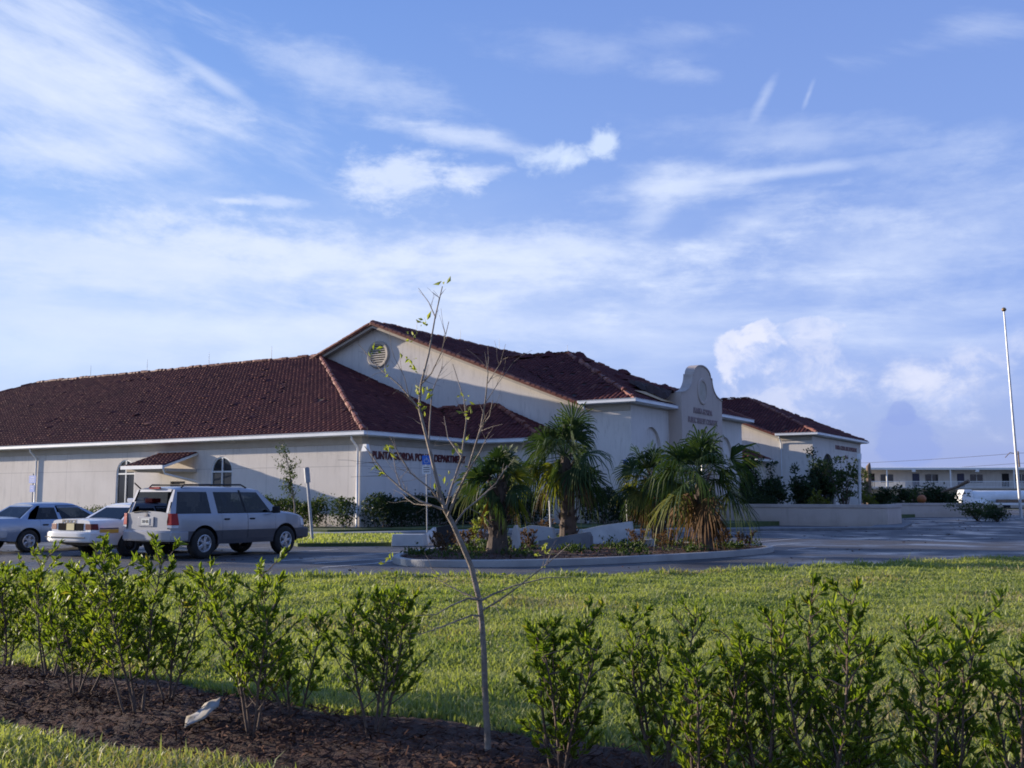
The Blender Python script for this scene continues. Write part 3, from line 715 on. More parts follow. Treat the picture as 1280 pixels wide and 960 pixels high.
# --- roofs
def plane_tiles(poly, drop, name=None):
    """clay barrel tiles on the plane polygon (s,b,z); returns verts, faces. drop = random loss function"""
    P3 = [W(*p) for p in poly]; N = Vector((0, 0, 0))
    for i in range(len(P3)): N += P3[i].cross(P3[(i+1) % len(P3)])
    N.normalize()
    if N.z < 0: N = -N
    e = Vector((0, 0, 1)).cross(N).normalized(); up = N.cross(e).normalized(); O = P3[0]
    q = [((p-O).dot(e), (p-O).dot(up)) for p in P3]
    x0, x1 = min(a for a, _ in q), max(a for a, _ in q); y0, y1 = min(a for _, a in q), max(a for _, a in q)
    sx, sy = .30, .36
    gx = np.arange(x0, x1+sx, sx); gy = np.arange(y0-.02, y1+sy, sy); AX, AY = np.meshgrid(gx, gy, indexing='ij'); AX, AY = AX.ravel(), AY.ravel()
    k = inside(q, AX, np.clip(AY+.10, y0+.02, y1-.02)); AX, AY = AX[k], AY[k]
    nz = np.sin(AX*.55+AY*.9)*np.sin(AY*.7-AX*.31+2)+np.sin(AX*1.7+3)*np.sin(AY*1.9+AX*.5)*.6
    lost = (rng.uniform(0, 1, len(AX)) < drop*(.25+2.2*np.clip(nz-.4, 0, 1)*2)); AX, AY = AX[~lost], AY[~lost]; n = len(AX)
    AX = AX+rng.normal(0, .008, n); AY = AY+rng.normal(0, .012, n); rot = rng.normal(0, .02, n); lift = np.abs(rng.normal(0, .008, n))
    loose = rng.uniform(0, 1, n) < .012; rot[loose] += rng.normal(0, .35, loose.sum()); lift[loose] += rng.uniform(.02, .09, loose.sum())
    ln = np.full(n, .06)
    for cand in (.12, .18, .24, .30, .36, .39): ln = np.where(inside(q, AX, AY+cand), cand, ln)
    K = 5; ang = np.linspace(0, np.pi, K); verts = []
    for (yy, hh, ws) in ((-.05, .030, 1.0), (ln, .005, .9)):
        for a in ang:
            lx = -np.cos(a)*.135*ws; lz = np.sin(a)*.065*ws+hh
            X = AX+lx-rot*yy; Yv = AY+yy+rot*lx; Z = lz+lift*(1 if hh > .01 else .4)
            verts.append(np.stack([O.x+e.x*X+up.x*Yv+N.x*Z, O.y+e.y*X+up.y*Yv+N.y*Z, O.z+e.z*X+up.z*Yv+N.z*Z], -1))
    Vt = np.stack(verts, 1).reshape(-1, 3); base = np.arange(n)[:, None]*(2*K)
    F = [base+np.array([[j, j+1, K+j+1, K+j]]) for j in range(K-1)]+[base+np.array([[0, 4, 3, 1]]), base+np.array([[1, 3, 2, 2]])]
    F = np.concatenate(F[:-1], 0)
    return Vt, F
def roof(polys, drop=.035, name='roof'):
    base = MB()
    for poly in polys: base.poly([W(*p) for p in poly])
    ro = part(base, name, M['felt'], fix=False)
    VV, FF, o = [], [], 0
    for poly in polys:
        v, f = plane_tiles(poly, drop)
        VV.append(v); FF.append(f+o); o += len(v)
    t = arrays('roof_tiles', np.concatenate(VV), np.concatenate(FF), M['tile'], ro)
    return ro
def cap_line(p, q, loss=.12, mess=.05, parent=None):
    """row of barrel cap tiles along a ridge or hip"""
    p, q = W(*p), W(*q); L = (q-p).length; d = (q-p)/L; mb = MB(); x = 0.0
    side = d.cross(Vector((0, 0, 1))).normalized(); upv = side.cross(d).normalized()
    if upv.z < 0: upv = -upv
    w_ = side*.11
    mb.hexa([p-w_-upv*.12, q-w_-upv*.12, q+w_-upv*.12, p+w_-upv*.12, p-w_*.7+upv*.07, q-w_*.7+upv*.07, q+w_*.7+upv*.07, p+w_*.7+upv*.07])
    while x < L-.38:
        if random.random() > loss:
            yaw = random.gauss(0, mess); lf = abs(random.gauss(0, mess*.3)); o = p+d*x+upv*(-.03+lf)
            dd = (d+side*yaw+upv*random.gauss(.01, mess*.4)).normalized(); ss = dd.cross(upv).normalized(); uu = ss.cross(dd)
            i = len(mb.v)
            for (t, r) in ((0, .155), (.44, .135)):
                for a in range(6):
                    th = math.pi*a/5; mb.v.append(tuple(o+dd*t+ss*math.cos(th)*r+uu*(math.sin(th)*r)))
            for a in range(5): mb.f.append((i+a, i+a+1, i+7+a, i+6+a)); mb.mi.append(0)
            mb.f.append(tuple(i+a for a in range(5, -1, -1))); mb.mi.append(0)
        x += .36
    return part(mb, 'ridge_cap', M['cap_tile'], parent, fix=False)
PB = .467; A = (-14.67, 13.0, 10.65)
Bp = (-44.6, 13.0, 10.65)
valley = (-5.3, 13.0, 6.8)
roof([[(-59, 0, EZ), (0, 0, EZ), A, Bp], [(0, 0, EZ), (0, 9.0, EZ), valley, A], [(0, 9.0, EZ), (4.2, 9.0, EZ), (-1.1, 13.0, 6.8), valley], [(4.2, 9.0, EZ), (4.2, 13.0, EZ), (-1.1, 13.0, 6.8)],
      [(-59, 26, EZ), (-59, 0, EZ), Bp]], .028)
bk = MB(); bk.poly([W(*p) for p in [A, (-14.67, 26, EZ), (-59, 26, EZ), Bp]]); part(bk, 'roof', M['felt'], fix=False)
cap_line((0, 0, EZ+.06), (A[0], A[1], A[2]+.06), .10, .06); cap_line((-14.67, 13, 10.69), (-44.6, 13, 10.69), .18, .08); cap_line((-59, 0, EZ), (-44.6, 13, 10.7), .2)
cap_line((4.2, 9.0, EZ+.05), (-1.1, 13, 6.85), .15, .09)
cap_line((-1.1, 12.85, 6.85), (-5.3, 12.85, 6.8), .2, .12)
# tall roofs
def tall_roof(b0, b1, drop, hole=None):
    mid = (b0+b1)/2; half = mid-b0; ze = BZ; top = ze+half*.455; apex = (7.8-half, mid, top); zr = 12.35; sr = -9.96
    vs = sr+(zr-top)/.39                                        # where the cross ridge meets the main slope
    se = sr+(zr-ze)/.39
    polys = [[(se, b0, ze), (7.8, b0, ze), apex, (vs, mid, top)], [(7.8, b0, ze), (7.8, b1, ze), apex], [(7.8, b1, ze), (se, b1, ze), (vs, mid, top), apex],
             [(se, b0, ze), (vs, mid, top), (se, b1, ze), (sr, b1, zr), (sr, b0, zr)], [(sr, b0, zr), (sr, b1, zr), (-24, b1, zr-.39*(24+sr)), (-24, b0, zr-.39*(24+sr))]]
    r = roof(polys, drop)
    cap_line((7.8, b0, ze+.03), (apex[0], apex[1], top+.03), .16, .13); cap_line((7.8, b1, ze+.03), (apex[0], apex[1], top+.03), .16, .13)
    cap_line((apex[0], mid, top+.03), (vs, mid, top+.03), .2, .16); cap_line((sr, b0, zr+.03), (sr, b1, zr+.03), .12, .09)
    # rake board and rake tiles along the gable
    rk = MB()
    for (s0, z0, s1, z1) in ((sr, zr, se+.2, ze-.08), (sr, zr, -24, zr-.39*(24+sr))):
        rk.hexa([W(s0, b0-.03, z0-.32), W(s1, b0-.03, z1-.32), W(s1, b0+.05, z1-.32), W(s0, b0+.05, z0-.32), W(s0, b0-.03, z0-.06), W(s1, b0-.03, z1-.06), W(s1, b0+.05, z1-.06), W(s0, b0+.05, z0-.06)])
        rk.hexa([W(s0, b0+.051, z0-.25), W(s1, b0+.051, z1-.25), W(s1, b0+.498, z1-.25), W(s0, b0+.498, z0-.25), W(s0, b0+.051, z0-.2), W(s1, b0+.051, z1-.2), W(s1, b0+.498, z1-.2), W(s0, b0+.498, z0-.2)])
    part(rk, 'rake_board', M['frieze'])
    cap_line((se, b0-.06, ze-.04), (sr, b0-.06, zr-.02), .03, .025); cap_line((-24, b0-.06, zr-.39*(24+sr)-.02), (sr, b0-.06, zr-.02), .03, .025)
    return apex, vs, se
apex, vs, se = tall_roof(12.5, 30.5, .06); tall_roof(46.0, 62.5, .02)
roof([[(-14, 42.0, EZ), (4.2, 42.0, EZ), (-1.1, 46.0, 6.8), (-14, 46.0, 6.8)], [(4.2, 42, EZ), (4.2, 46.0, EZ), (-1.1, 46.0, 6.8)]], .05)
lk = MB(); lk.poly([W(*p) for p in [(-5.5, 29.6, EZ), (-5.5, 43, EZ), (-11, 43, 7.2), (-11, 29.6, 7.2)]]); part(lk, 'roof', M['felt'], fix=False)
# storm damage beside the entrance gable: bare plywood and torn felt
dm = MB()
def on_slope(s, b, lift):
    return W(s, b, BZ+min(.455*(7.8-s), .455*(b-12.5))+lift)
dm.prism([on_slope(7.75, 16.0, .16), on_slope(7.75, 17.8, .16), on_slope(6.2, 17.8, .16), on_slope(6.5, 15.2, .16)], (0, 0, .02)); part(dm, 'bare_plywood', M['ply'])
fl = MB(); K = 10; gr = []
for i in range(K):
    for j in range(K):
        s = 7.7-2.4*i/(K-1); b_ = 17.0+1.6*j/(K-1)
        gr.append(fl.pt(on_slope(s, b_, .18+random.uniform(0, .35)+.5*math.sin(math.pi*j/(K-1))*math.exp(-i*.2))))
for i in range(K-1):
    for j in range(K-1): fl.f.append((gr[i*K+j], gr[i*K+j+1], gr[(i+1)*K+j+1], gr[(i+1)*K+j])); fl.mi.append(0)
part(fl, 'torn_felt', M['felt'])
# piles of shaken loose tiles along the damaged ridges
for (s_, b__, n_) in ((-2.5, 21.2, 16), (-4.0, 21.3, 14), (-.6, 21.9, 16), (1.5, 24.0, 18), (3.6, 26.0, 18), (5.6, 28.2, 14), (.6, 20.0, 12), (5.2, 17.5, 16), (3.5, 19.5, 12)):
    pm_ = MB(); c0_ = on_slope(s_, b__, .10); last = None
    hull = []
    for i in range(9): a_ = 2*math.pi*i/9; hull.append(c0_+U*math.cos(a_)*random.uniform(.4, .75)+V*math.sin(a_)*random.uniform(.4, .75)+Vector((0, 0, -.12)))
    topv = [h_.lerp(c0_, random.uniform(.25, .6))+Vector((0, 0, random.uniform(.12, .36))) for h_ in hull]; cen = pm_.pt(c0_+Vector((0, 0, random.uniform(.15, .32))))
    ih = [pm_.pt(h_) for h_ in hull]; it = [pm_.pt(h_) for h_ in topv]
    for i in range(9):
        j = (i+1) % 9; pm_.f += [(ih[i], ih[j], it[j], it[i]), (it[i], it[j], cen)]; pm_.mi += [0, 0]
    part(pm_, 'broken_tile_heap', M['tile'])
# --- eaves: soffit, fascia gutter, frieze
def eaves(pts, z, ov=.6):
    f = lambda x, y, zz: W(x, y, zz)
    g = MB(); g.ribbon(pts, -.01, .13, z-.13, z+.03, f=f); g.ribbon(pts, .0, .16, z+.031, z+.05, f=f); part(g, 'gutter', M['gutter'], bevel=.02)
    g = MB(); g.ribbon(pts, -ov-.02, -.012, z-.16, z-.11, f=f); part(g, 'soffit', M['white'])
    g = MB(); g.ribbon(pts, -ov-.01, -ov+.07, z-.52, z-.162, f=f); g.ribbon(pts, -ov-.01, -ov+.13, z-.25, z-.161, f=f); part(g, 'frieze', M['frieze'])
eaves([(-59, 0), (0, 0), (0, 9.0), (4.2, 9.0), (4.2, 12.92)], EZ)
eaves([(se, 12.4), (7.8, 12.4), (7.8, 17.9)], BZ, .6); eaves([(7.8, 24.4), (7.8, 30.6), (-4, 30.6)], BZ, .6)
eaves([(se, 45.9), (7.8, 45.9), (7.8, 62.6), (0, 62.6)], BZ, .6)
eaves([(-14, 42.0), (4.2, 42.0), (4.2, 45.9)], EZ)
# --- downspouts
def downspout(s, b, ns, nb, z):
    """pipe on the wall at (s,b); ns,nb = outward direction"""
    t = MB(); o = .07
    t.tube([W(s+ns*.55, b+nb*.55, z-.14), W(s+ns*.5, b+nb*.5, z-.32), W(s+ns*.16, b+nb*.16, z-.62), W(s+ns*o, b+nb*o, z-.75), W(s+ns*o, b+nb*o, .3), W(s+ns*.2, b+nb*.2, .12)], .052, 8)
    part(t, 'downspout', M['gutter'], smooth=50)
downspout(-.78, .6, 0, -1, EZ); downspout(-25.4, .6, 0, -1, EZ); downspout(-40, .6, 0, -1, EZ); downspout(4.75, 13.0, 0, -1, BZ); downspout(4.75, 46.5, 0, -1, BZ)
# --- awning over the side door
aw = MB(); s0, s1, yo, zt, ze_ = -14.75, -11.62, -1.6, 3.92, 3.2
aw.hexa([W(s0, yo, ze_-.12), W(s1, yo, ze_-.12), W(s1, .55, zt-.12), W(s0, .55, zt-.12), W(s0, yo, ze_), W(s1, yo, ze_), W(s1, .55, zt), W(s0, .55, zt)])
an = part(aw, 'awning', M['white'])
v, f = plane_tiles([(s0, yo, ze_+.01), (s1, yo, ze_+.01), (s1, .58, zt+.01), (s0, .58, zt+.01)], .0); arrays('awning_tiles', v, f, M['tile'], an)
g = MB(); g.hexa([W(s0-.05, yo-.13, ze_-.16), W(s1+.05, yo-.13, ze_-.16), W(s1+.05, yo-.003, ze_-.16), W(s0-.05, yo-.003, ze_-.16), W(s0-.05, yo-.13, ze_+.02), W(s1+.05, yo-.13, ze_+.02), W(s1+.05, yo-.003, ze_+.02), W(s0-.05, yo-.003, ze_+.02)]); g.build('awning_gutter', M['gutter'], an)
g = MB(); g.hexa([W(s0, yo+.2, ze_-.28), W(s1-.05, yo+.2, ze_-.28), W(s1-.05, .57, ze_-.28), W(s0, .57, ze_-.28), W(s0, yo+.2, ze_-.125), W(s1-.05, yo+.2, ze_-.125), W(s1-.05, .57, ze_-.125), W(s0, .57, ze_-.125)]); g.build('awning_beam', M['frieze'], an)
g = MB(); g.tube([W(s1, yo-.06, ze_-.1), W(s1+.02, yo+.05, ze_-.4), W(s1+.25, .2, ze_-.75), W(s1+.3, .53, ze_-.9), W(s1+.3, .53, .3)], .045, 8); g.build('awning_downspout', M['gutter'], an, smooth=50)
# --- round louvred vent in the gable
vc = W(-9.83, 13.0, 10.4); vt = MB(); nrm = -V; K = 28
ring = [(.64, .0), (.64, .14), (.80, .16), (.86, .10), (.86, .0)]
vt.lathe(ring, vc+nrm*.003, nrm, K); vo = part(vt, 'vent', M['frieze'], smooth=40)
q = MB(); q.poly([vc+nrm*.02+U*math.cos(2*math.pi*i/K)*.65+Vector((0, 0, 1))*math.sin(2*math.pi*i/K)*.65 for i in range(K)]); q.build('vent_back', M['dark'], vo)
sl = MB()
for i in range(9):
    z = -.56+i*.14; hw = math.sqrt(max(.01, .64**2-z*z))-.01
    a, b_ = vc+nrm*.03+Vector((0, 0, z+.06)), vc+nrm*.12+Vector((0, 0, z-.03))
    sl.hexa([a-U*hw, a+U*hw, b_+U*hw, b_-U*hw, a-U*hw+Vector((0, 0, .02)), a+U*hw+Vector((0, 0, .02)), b_+U*hw+Vector((0, 0, .02)), b_-U*hw+Vector((0, 0, .02))])
sl.build('louver', M['frieze'], vo)
# --- entrance gable (curved parapet)
pb0, pb1 = 17.95, 24.3; pm = (pb0+pb1)/2; hw = (pb1-pb0)/2
prof = [(hw, 7.5)]
for i in range(1, 11):                                            # concave sweep from the shoulder
    t = i/10*math.pi/2; prof.append((hw-.12-1.5*math.sin(t), 7.55+1.12*(1-math.cos(t))))
prof += [(1.5, 8.70), (1.34, 8.72)]
r_ = 1.34
for i in range(1, 12): t = math.pi/2*i/12; prof.append((r_*math.cos(t), 8.72+.62*math.sin(t)))
prof.append((0, 9.34))
right = [(pm+x, z) for x, z in prof]; left = [(pm-x, z) for x, z in prof[::-1][1:]]
top = right+left                                                  # from far shoulder over the crown to the near shoulder
ow0, ow1, oz = 19.35, 23.0, 5.1
pd = MB()
def P8(s, b, z): return W(s, b, z)
front = []
for s in (8.1,):
    # face split into columns over the opening
    cols = sorted(set([b for b, _ in top]+[ow0, ow1]))
    def zt_(b):
        tt = sorted(top)
        for (b_0, z0), (b_1, z1) in zip(tt, tt[1:]):
            if b_0 <= b <= b_1+1e-9: return z0+(z1-z0)*((b-b_0)/(b_1-b_0) if b_1 > b_0 else 0)
        return 7.55
    for b0_, b1_ in zip(cols, cols[1:]):
        zb = oz if (b0_ >= ow0-1e-6 and b1_ <= ow1+1e-6) else Z0
        pd.quad(P8(s, b0_, zb), P8(s, b1_, zb), P8(s, b1_, zt_(b1_)), P8(s, b0_, zt_(b0_)))
        pd.quad(P8(7.62, b0_, BZ-.6), P8(7.62, b1_, BZ-.6), P8(7.62, b1_, zt_(b1_)), P8(7.62, b0_, zt_(b0_)))
for (b0_, z0), (b1_, z1) in zip(top, top[1:]): pd.quad(P8(7.62, b0_, z0), P8(8.1, b0_, z0), P8(8.1, b1_, z1), P8(7.62, b1_, z1))
for b_ in (pb0, pb1): pd.quad(P8(7.2, b_, Z0), P8(8.1, b_, Z0), P8(8.1, b_, 7.5), P8(7.2, b_, 7.5))
pd.quad(P8(8.1, ow0, oz), P8(8.1, ow1, oz), P8(6.2, ow1, oz), P8(6.2, ow0, oz))
for b_ in (ow0, ow1): pd.quad(P8(8.1, b_, Z0), P8(6.2, b_, Z0), P8(6.2, b_, oz), P8(8.1, b_, oz))
po = part(pd, 'entrance_gable', M['stucco_tan'], fix=False)
cp = MB()                                                         # moulded edge on top of the parapet
for (b0_, z0), (b1_, z1) in zip(top, top[1:]):
    cp.hexa([P8(7.56, b0_, z0+.003), P8(8.15, b0_, z0+.003), P8(8.15, b1_, z1+.003), P8(7.56, b1_, z1+.003), P8(7.56, b0_, z0+.07), P8(8.15, b0_, z0+.07), P8(8.15, b1_, z1+.07), P8(7.56, b1_, z1+.07)])
cp.build('gable_coping', M['cap'], po)
ed = MB(); ed.poly([P8(6.2, ow0, Z0), P8(6.2, ow1, Z0), P8(6.2, ow1, oz), P8(6.2, ow0, oz)]); eo = part(ed, 'entrance_door', M['pane'])
ef = MB()
for b_ in (ow0+.05, (ow0+ow1)/2, ow1-.05): ef.box(W(6.24, b_, 2.6), (.08, .10, 5.0), -TH)
for z in (2.6, 3.9): ef.box(W(6.24, pm, z), (.07, ow1-ow0, .1), -TH)
ef.build('door_frame', M['steel'], eo)
md = MB(); mc = W(8.1, pm, 7.85); md.lathe([(.60, 0), (.60, .05), (.74, .07), (.80, .03), (.80, 0)], mc+U*.003, U, 32); mo = part(md, 'medallion', M['stucco_tan'], smooth=40)
q = MB(); q.poly([mc+U*.012+V*math.cos(2*math.pi*i/32)*.61+Vector((0, 0, 1))*math.sin(2*math.pi*i/32)*.61 for i in range(32)]); q.build('medallion_face', M['frieze'], mo)
ZU = Vector((0, 0, 1))
text('lettering', 'PUNTA GORDA', .46, M['letter_faint'], W(8.12, pm, 6.62), V, ZU, B, width=2.9)
text('lettering', 'PUBLIC SAFETY COMPLEX', .46, M['letter_faint'], W(8.12, pm, 6.05), V, ZU, B, width=4.6)
text('lettering', '1410', .42, M['letter_faint'], W(8.12, pm, 5.42), V, ZU, B)
text('lettering', 'PUNTA GORDA POLICE DEPARTMENT', .52, M['letter'], W(-.57, 5.2, 3.58), V, ZU, B, width=7.7, depth=.05)
sb = MB(); sb.box(W(7.312, 56.8, 5.86), (.02, 8.1, .75), -TH); sbo = part(sb, 'name_board', M['stucco'])
text('lettering', 'PUNTA GORDA FIRE DEPARTMENT', .5, M['letter'], W(7.34, 56.8, 5.86), V, ZU, B, width=7.3)
text('lettering', 'No. 1', .42, M['letter'], W(7.33, 56.8, 5.15), V, ZU, B)
# --- lightning rods, corner floodlight
for s in (-19, -25, -31.5, -38): part(MB().tube([W(s, 13, 10.7), W(s, 13, 11.65)], [.02, .008], 6), 'lightning_rod', M['steel'])
for b_ in (17, 22, 27): part(MB().tube([W(-9.96, b_, 12.35), W(-9.96, b_, 13.25)], [.02, .008], 6), 'lightning_rod', M['steel'])
part(MB().tube([W(-1.2, 21.5, 10.3), W(-1.2, 21.5, 11.4)], [.02, .008], 6), 'lightning_rod', M['steel'])
fl = MB(); fl.tube([W(-.6, .75, 3.95), W(-.2, .45, 3.95)], .03, 6); fl.hexa([W(-.3, .2, 3.72), W(.02, .2, 3.72), W(.02, .5, 3.72), W(-.3, .5, 3.72), W(-.24, .26, 4.05), W(-.04, .26, 4.05), W(-.04, .44, 4.05), W(-.24, .44, 4.05)]); part(fl, 'floodlight', M['white'])

# ================================================================== VEHICLES (x forward, y left, z up; origin on the ground at the rear axle)
def lerp_tab(tab, x):
    if x <= tab[0][0]: return tab[0][1]
    for (a, p), (b, q) in zip(tab, tab[1:]):
        if x <= b: return p+(q-p)*(x-a)/(b-a) if b > a else q
    return tab[-1][1]
def make_car(root, c):
    """body shell, doors, glasshouse, wheels, lights from a description dict"""
    m = c['mats']; x0, x1 = c['x0'], c['x1']; Rw = c['R']; Ra = Rw+c.get('gap', .075); ax = (0.0, c['wb']); zb_c, zr = c['belt'], c['roof']
    sill = c['sill']
    hw = lambda x: lerp_tab(c['hw'], x)
    zt = lambda x: lerp_tab(c['top'], x)
    prof = lambda z: lerp_tab(c['prof'], z)
    def zlow(x):
        z = lerp_tab(c['low'], x)
        for a in ax:
            if abs(x-a) < Ra: z = max(z, Rw+math.sqrt(max(0, Ra*Ra-(x-a)**2))*1.0)
        return z
    xs = set([x0, x1, x0+.04, x0+.12, x1-.04, x1-.12, x1-.25])
    for i in range(41): xs.add(x0+(x1-x0)*i/40)
    for a in ax:
        for i in range(25): xs.add(a-Ra*math.cos(math.pi*i/24))
        xs.add(a-Ra-.002); xs.add(a+Ra+.002)
    for d in c['doors']: xs |= {d[0], d[1]}
    g = c['gh']; xs |= {g['rb'], g['fb']}
    xs = sorted(x for x in xs if x0 <= x <= x1)
    rows = c['rows']
    def column(x):
        zl, zh = zlow(x), zt(x); zs = [min(max(r, zl), zh-.04) for r in rows]; zs[0] = zl; zs.append(zh-.035); zs.append(zh)
        out = []
        for i, z in enumerate(zs):
            y = hw(x)*prof(min(z, zb_c)); 
            if i == len(zs)-1: y -= .035
            out.append((y, z))
        return out
    body = MB(); doors = {}
    for i, d in enumerate(c['doors']):
        for s in (1, -1): doors[(i, s)] = MB()
    cols = [(x, column(x)) for x in xs]
    clad = c.get('clad', -1)
    for (xa, A), (xb, Bc) in zip(cols, cols[1:]):
        if xb-xa < 1e-6: continue
        xm = (xa+xb)/2
        for k in range(len(A)-1):
            if A[k+1][1]-A[k][1] < 1e-4 and Bc[k+1][1]-Bc[k][1] < 1e-4: continue
            zm = (A[k][1]+Bc[k][1]+A[k+1][1]+Bc[k+1][1])/4; mi = 1 if zm < clad else 0
            for s in (1, -1):
                t = body; gap = 0
                for i, d in enumerate(c['doors']):
                    if d[0] <= xm <= d[1] and zm > sill+.06: t = doors[(i, s)]
                xa_, xb_ = xa, xb
                if t is not body:
                    d = c['doors'][[i for i, d in enumerate(c['doors']) if d[0] <= xm <= d[1]][0]]
                    if abs(xa-d[0]) < 1e-6: xa_ = xa+.007
                    if abs(xb-d[1]) < 1e-6: xb_ = xb-.007
                o = .0
                t.quad((xa_, s*(A[k][0]+o), A[k][1]), (xb_, s*(Bc[k][0]+o), Bc[k][1]), (xb_, s*(Bc[k+1][0]+o), Bc[k+1][1]), (xa_, s*(A[k+1][0]+o), A[k+1][1]), mi)
        # bonnet / boot deck
        if not (g['rb'] < xm < g['fb']):
            fr = [1, .86, .6, .3, 0, -.3, -.6, -.86, -1]; cr = [0, .018, .032, .04, .044, .04, .032, .018, 0]
            ya, yb_ = A[-1][0], Bc[-1][0]; za, zb2 = A[-1][1], Bc[-1][1]
            for j in range(len(fr)-1):
                body.quad((xa, ya*fr[j], za+cr[j]*c['crown']), (xb, yb_*fr[j], zb2+cr[j]*c['crown']), (xb, yb_*fr[j+1], zb2+cr[j+1]*c['crown']), (xa, ya*fr[j+1], za+cr[j+1]*c['crown']), 0)
    for (x, A) in (cols[0], cols[-1]):
        for k in range(len(A)-1):
            zm = (A[k][1]+A[k+1][1])/2
            body.quad((x, A[k][0], A[k][1]), (x, -A[k][0], A[k][1]), (x, -A[k+1][0], A[k+1][1]), (x, A[k+1][0], A[k+1][1]), 1 if zm < clad else 0)
        fr = [1, .86, .6, .3, 0, -.3, -.6, -.86, -1]; cr = [0, .018, .032, .04, .044, .04, .032, .018, 0]
        if not (g['rb'] <= x):
            body.poly([(x, A[-1][0]*f, A[-1][1]+q*c['crown']) for f, q in zip(fr, cr)]+[], 0)
        elif x == x1: body.poly([(x, A[-1][0]*f, A[-1][1]+q*c['crown']) for f, q in zip(fr, cr)], 0)
    # glasshouse pillars, rails, roof
    yb0 = lambda x: hw(x)*prof(zb_c)-.03; yr = c['roof_hw']
    def S(xb, xr, z, s):
        f = (z-zb_c)/(zr-zb_c); return Vector((xb+(xr-xb)*f, s*(yb0(xb)*(1-f)+yr*f), z))
    E = c['edges']
    panes = []
    for s in (1, -1):
        for (e0, e1, typ) in zip(E, E[1:], c['bays']):
            mi = 0 if typ != 'B' else 2
            if typ in 'PB':
                body.quad(S(*e0, zb_c-.01, s), S(*e1, zb_c-.01, s), S(*e1, zr, s), S(*e0, zr, s), mi)
            else:
                lo, hi = zb_c+.02, zr-.055
                body.quad(S(*e0, zb_c-.01, s), S(*e1, zb_c-.01, s), S(*e1, lo, s), S(*e0, lo, s), 2)
                body.quad(S(*e0, hi, s), S(*e1, hi, s), S(*e1, zr, s), S(*e0, zr, s), 0)
                panes.append([S(*e0, lo, s), S(*e1, lo, s), S(*e1, hi, s), S(*e0, hi, s)])
    rx0, rx1 = E[0][1], E[-1][1]; RS = [0, .06, .2, .5, .8, .94, 1]; RZ = [-.035, 0, .018, .03, .02, 0, -.03]
    fr = [1.0, .94, .8, .45, 0, -.45, -.8, -.94, -1.0]; cr = [0, .03, .055, .075, .08, .075, .055, .03, 0]
    for (f0, z0), (f1, z1) in zip(zip(RS, RZ), zip(RS[1:], RZ[1:])):
        xa, xb = rx0+(rx1-rx0)*f0, rx0+(rx1-rx0)*f1
        for j in range(len(fr)-1):
            k0, k1 = (0 if cr[j] == 0 else 1), (0 if cr[j+1] == 0 else 1)
            body.quad((xa, yr*fr[j], zr+cr[j]+z0*k0), (xb, yr*fr[j], zr+cr[j]+z1*k0), (xb, yr*fr[j+1], zr+cr[j+1]+z1*k1), (xa, yr*fr[j+1], zr+cr[j+1]+z0*k1), 0)
    for x, z in ((rx0, RZ[0]), (rx1, RZ[-1])):
        body.poly([(x, yr*f, zr+q+(z if q else 0)) for f, q in zip(fr, cr)]+[(x, -yr, zr-.05), (x, yr, zr-.05)], 0)
    # frames of the front and rear screens
    def screen(eb, er, rear):
        bl, br = S(eb, er, zb_c, 1), S(eb, er, zb_c, -1); tl, tr = S(eb, er, zr, 1), S(eb, er, zr, -1)
        w = c['rear_frame'] if rear else .05
        bot = lambda f, v: (bl.lerp(tl, v)).lerp(br.lerp(tr, v), f)
        fx = w/(2*yr); fv = .06 if not rear else c.get('rear_sill', .06); ft = .93 if not rear else .91
        body.quad(bot(0, 0), bot(fx, 0), bot(fx, 1), bot(0, 1), 0); body.quad(bot(1-fx, 0), bot(1, 0), bot(1, 1), bot(1-fx, 1), 0)
        body.quad(bot(fx, 0), bot(1-fx, 0), bot(1-fx, fv), bot(fx, fv), 0 if rear else 2); body.quad(bot(fx, ft), bot(1-fx, ft), bot(1-fx, 1), bot(fx, 1), 0)
        return [bot(fx, fv), bot(1-fx, fv), bot(1-fx, ft), bot(fx, ft)]
    ws = screen(*E[-1], False); rw = screen(*E[0], True)
    bo = body.build('body', [m['paint'], m['low'], M['black']], root, smooth=32)
    names = c['doors']
    for (i, s), d in doors.items():
        do = d.build('door', [m['paint'], m['low'], M['black']], root, smooth=32)
        xh = c['doors'][i][0]+.16; zh = c['handle_z']; y = hw(xh)*prof(zh)
        h = MB(); h.tube([(xh-.09, s*(y-.01), zh), (xh-.07, s*(y+.03), zh+.005), (xh+.07, s*(y+.03), zh+.005), (xh+.09, s*(y-.01), zh)], .017, 6); h.build('handle', M['black'] if c.get('black_handles') else M['steel'], do, smooth=50)
        b = MB(); b.tube([(xh-.075, s*(y+.0015), zh), (xh+.075, s*(y+.0015), zh)], .024, 8); b.build('handle_recess', M['black'], do)
    for k, q in enumerate(panes):
        cc = sum(q, Vector((0, 0, 0)))/4; MB().poly(q).build('side_window', c.get('side_glass', M['glass']), root)
    MB().poly(ws).build('windscreen', M['glass_clear'], root)
    if not c.get('rear_broken'): MB().poly(rw).build('rear_window', M['glass'], root)
    # dark floor, arches, interior
    fl = MB(); fl.box(((x0+x1)/2, 0, sill+.10), (x1-x0-.35, 2*hw(1)-.62, .16)); fl.box((c['wb']/2, 0, sill+.06), (c['wb']-2*Ra-.02, 2*hw(1)-.16, .06))
    for a in ax:
        fl.lathe([(Ra+.0, -(hw(1)-.04)), (Ra+.0, -.45)], (a, 0, Rw), (0, 1, 0), 24); fl.lathe([(Ra, .45), (Ra, hw(1)-.04)], (a, 0, Rw), (0, 1, 0), 24)
    # trim the liner below the sills
    fl.v = [(v[0], v[1], max(v[2], sill-.04)) for v in fl.v]
    fl.build('underbody', M['black'], root)
    st = MB()
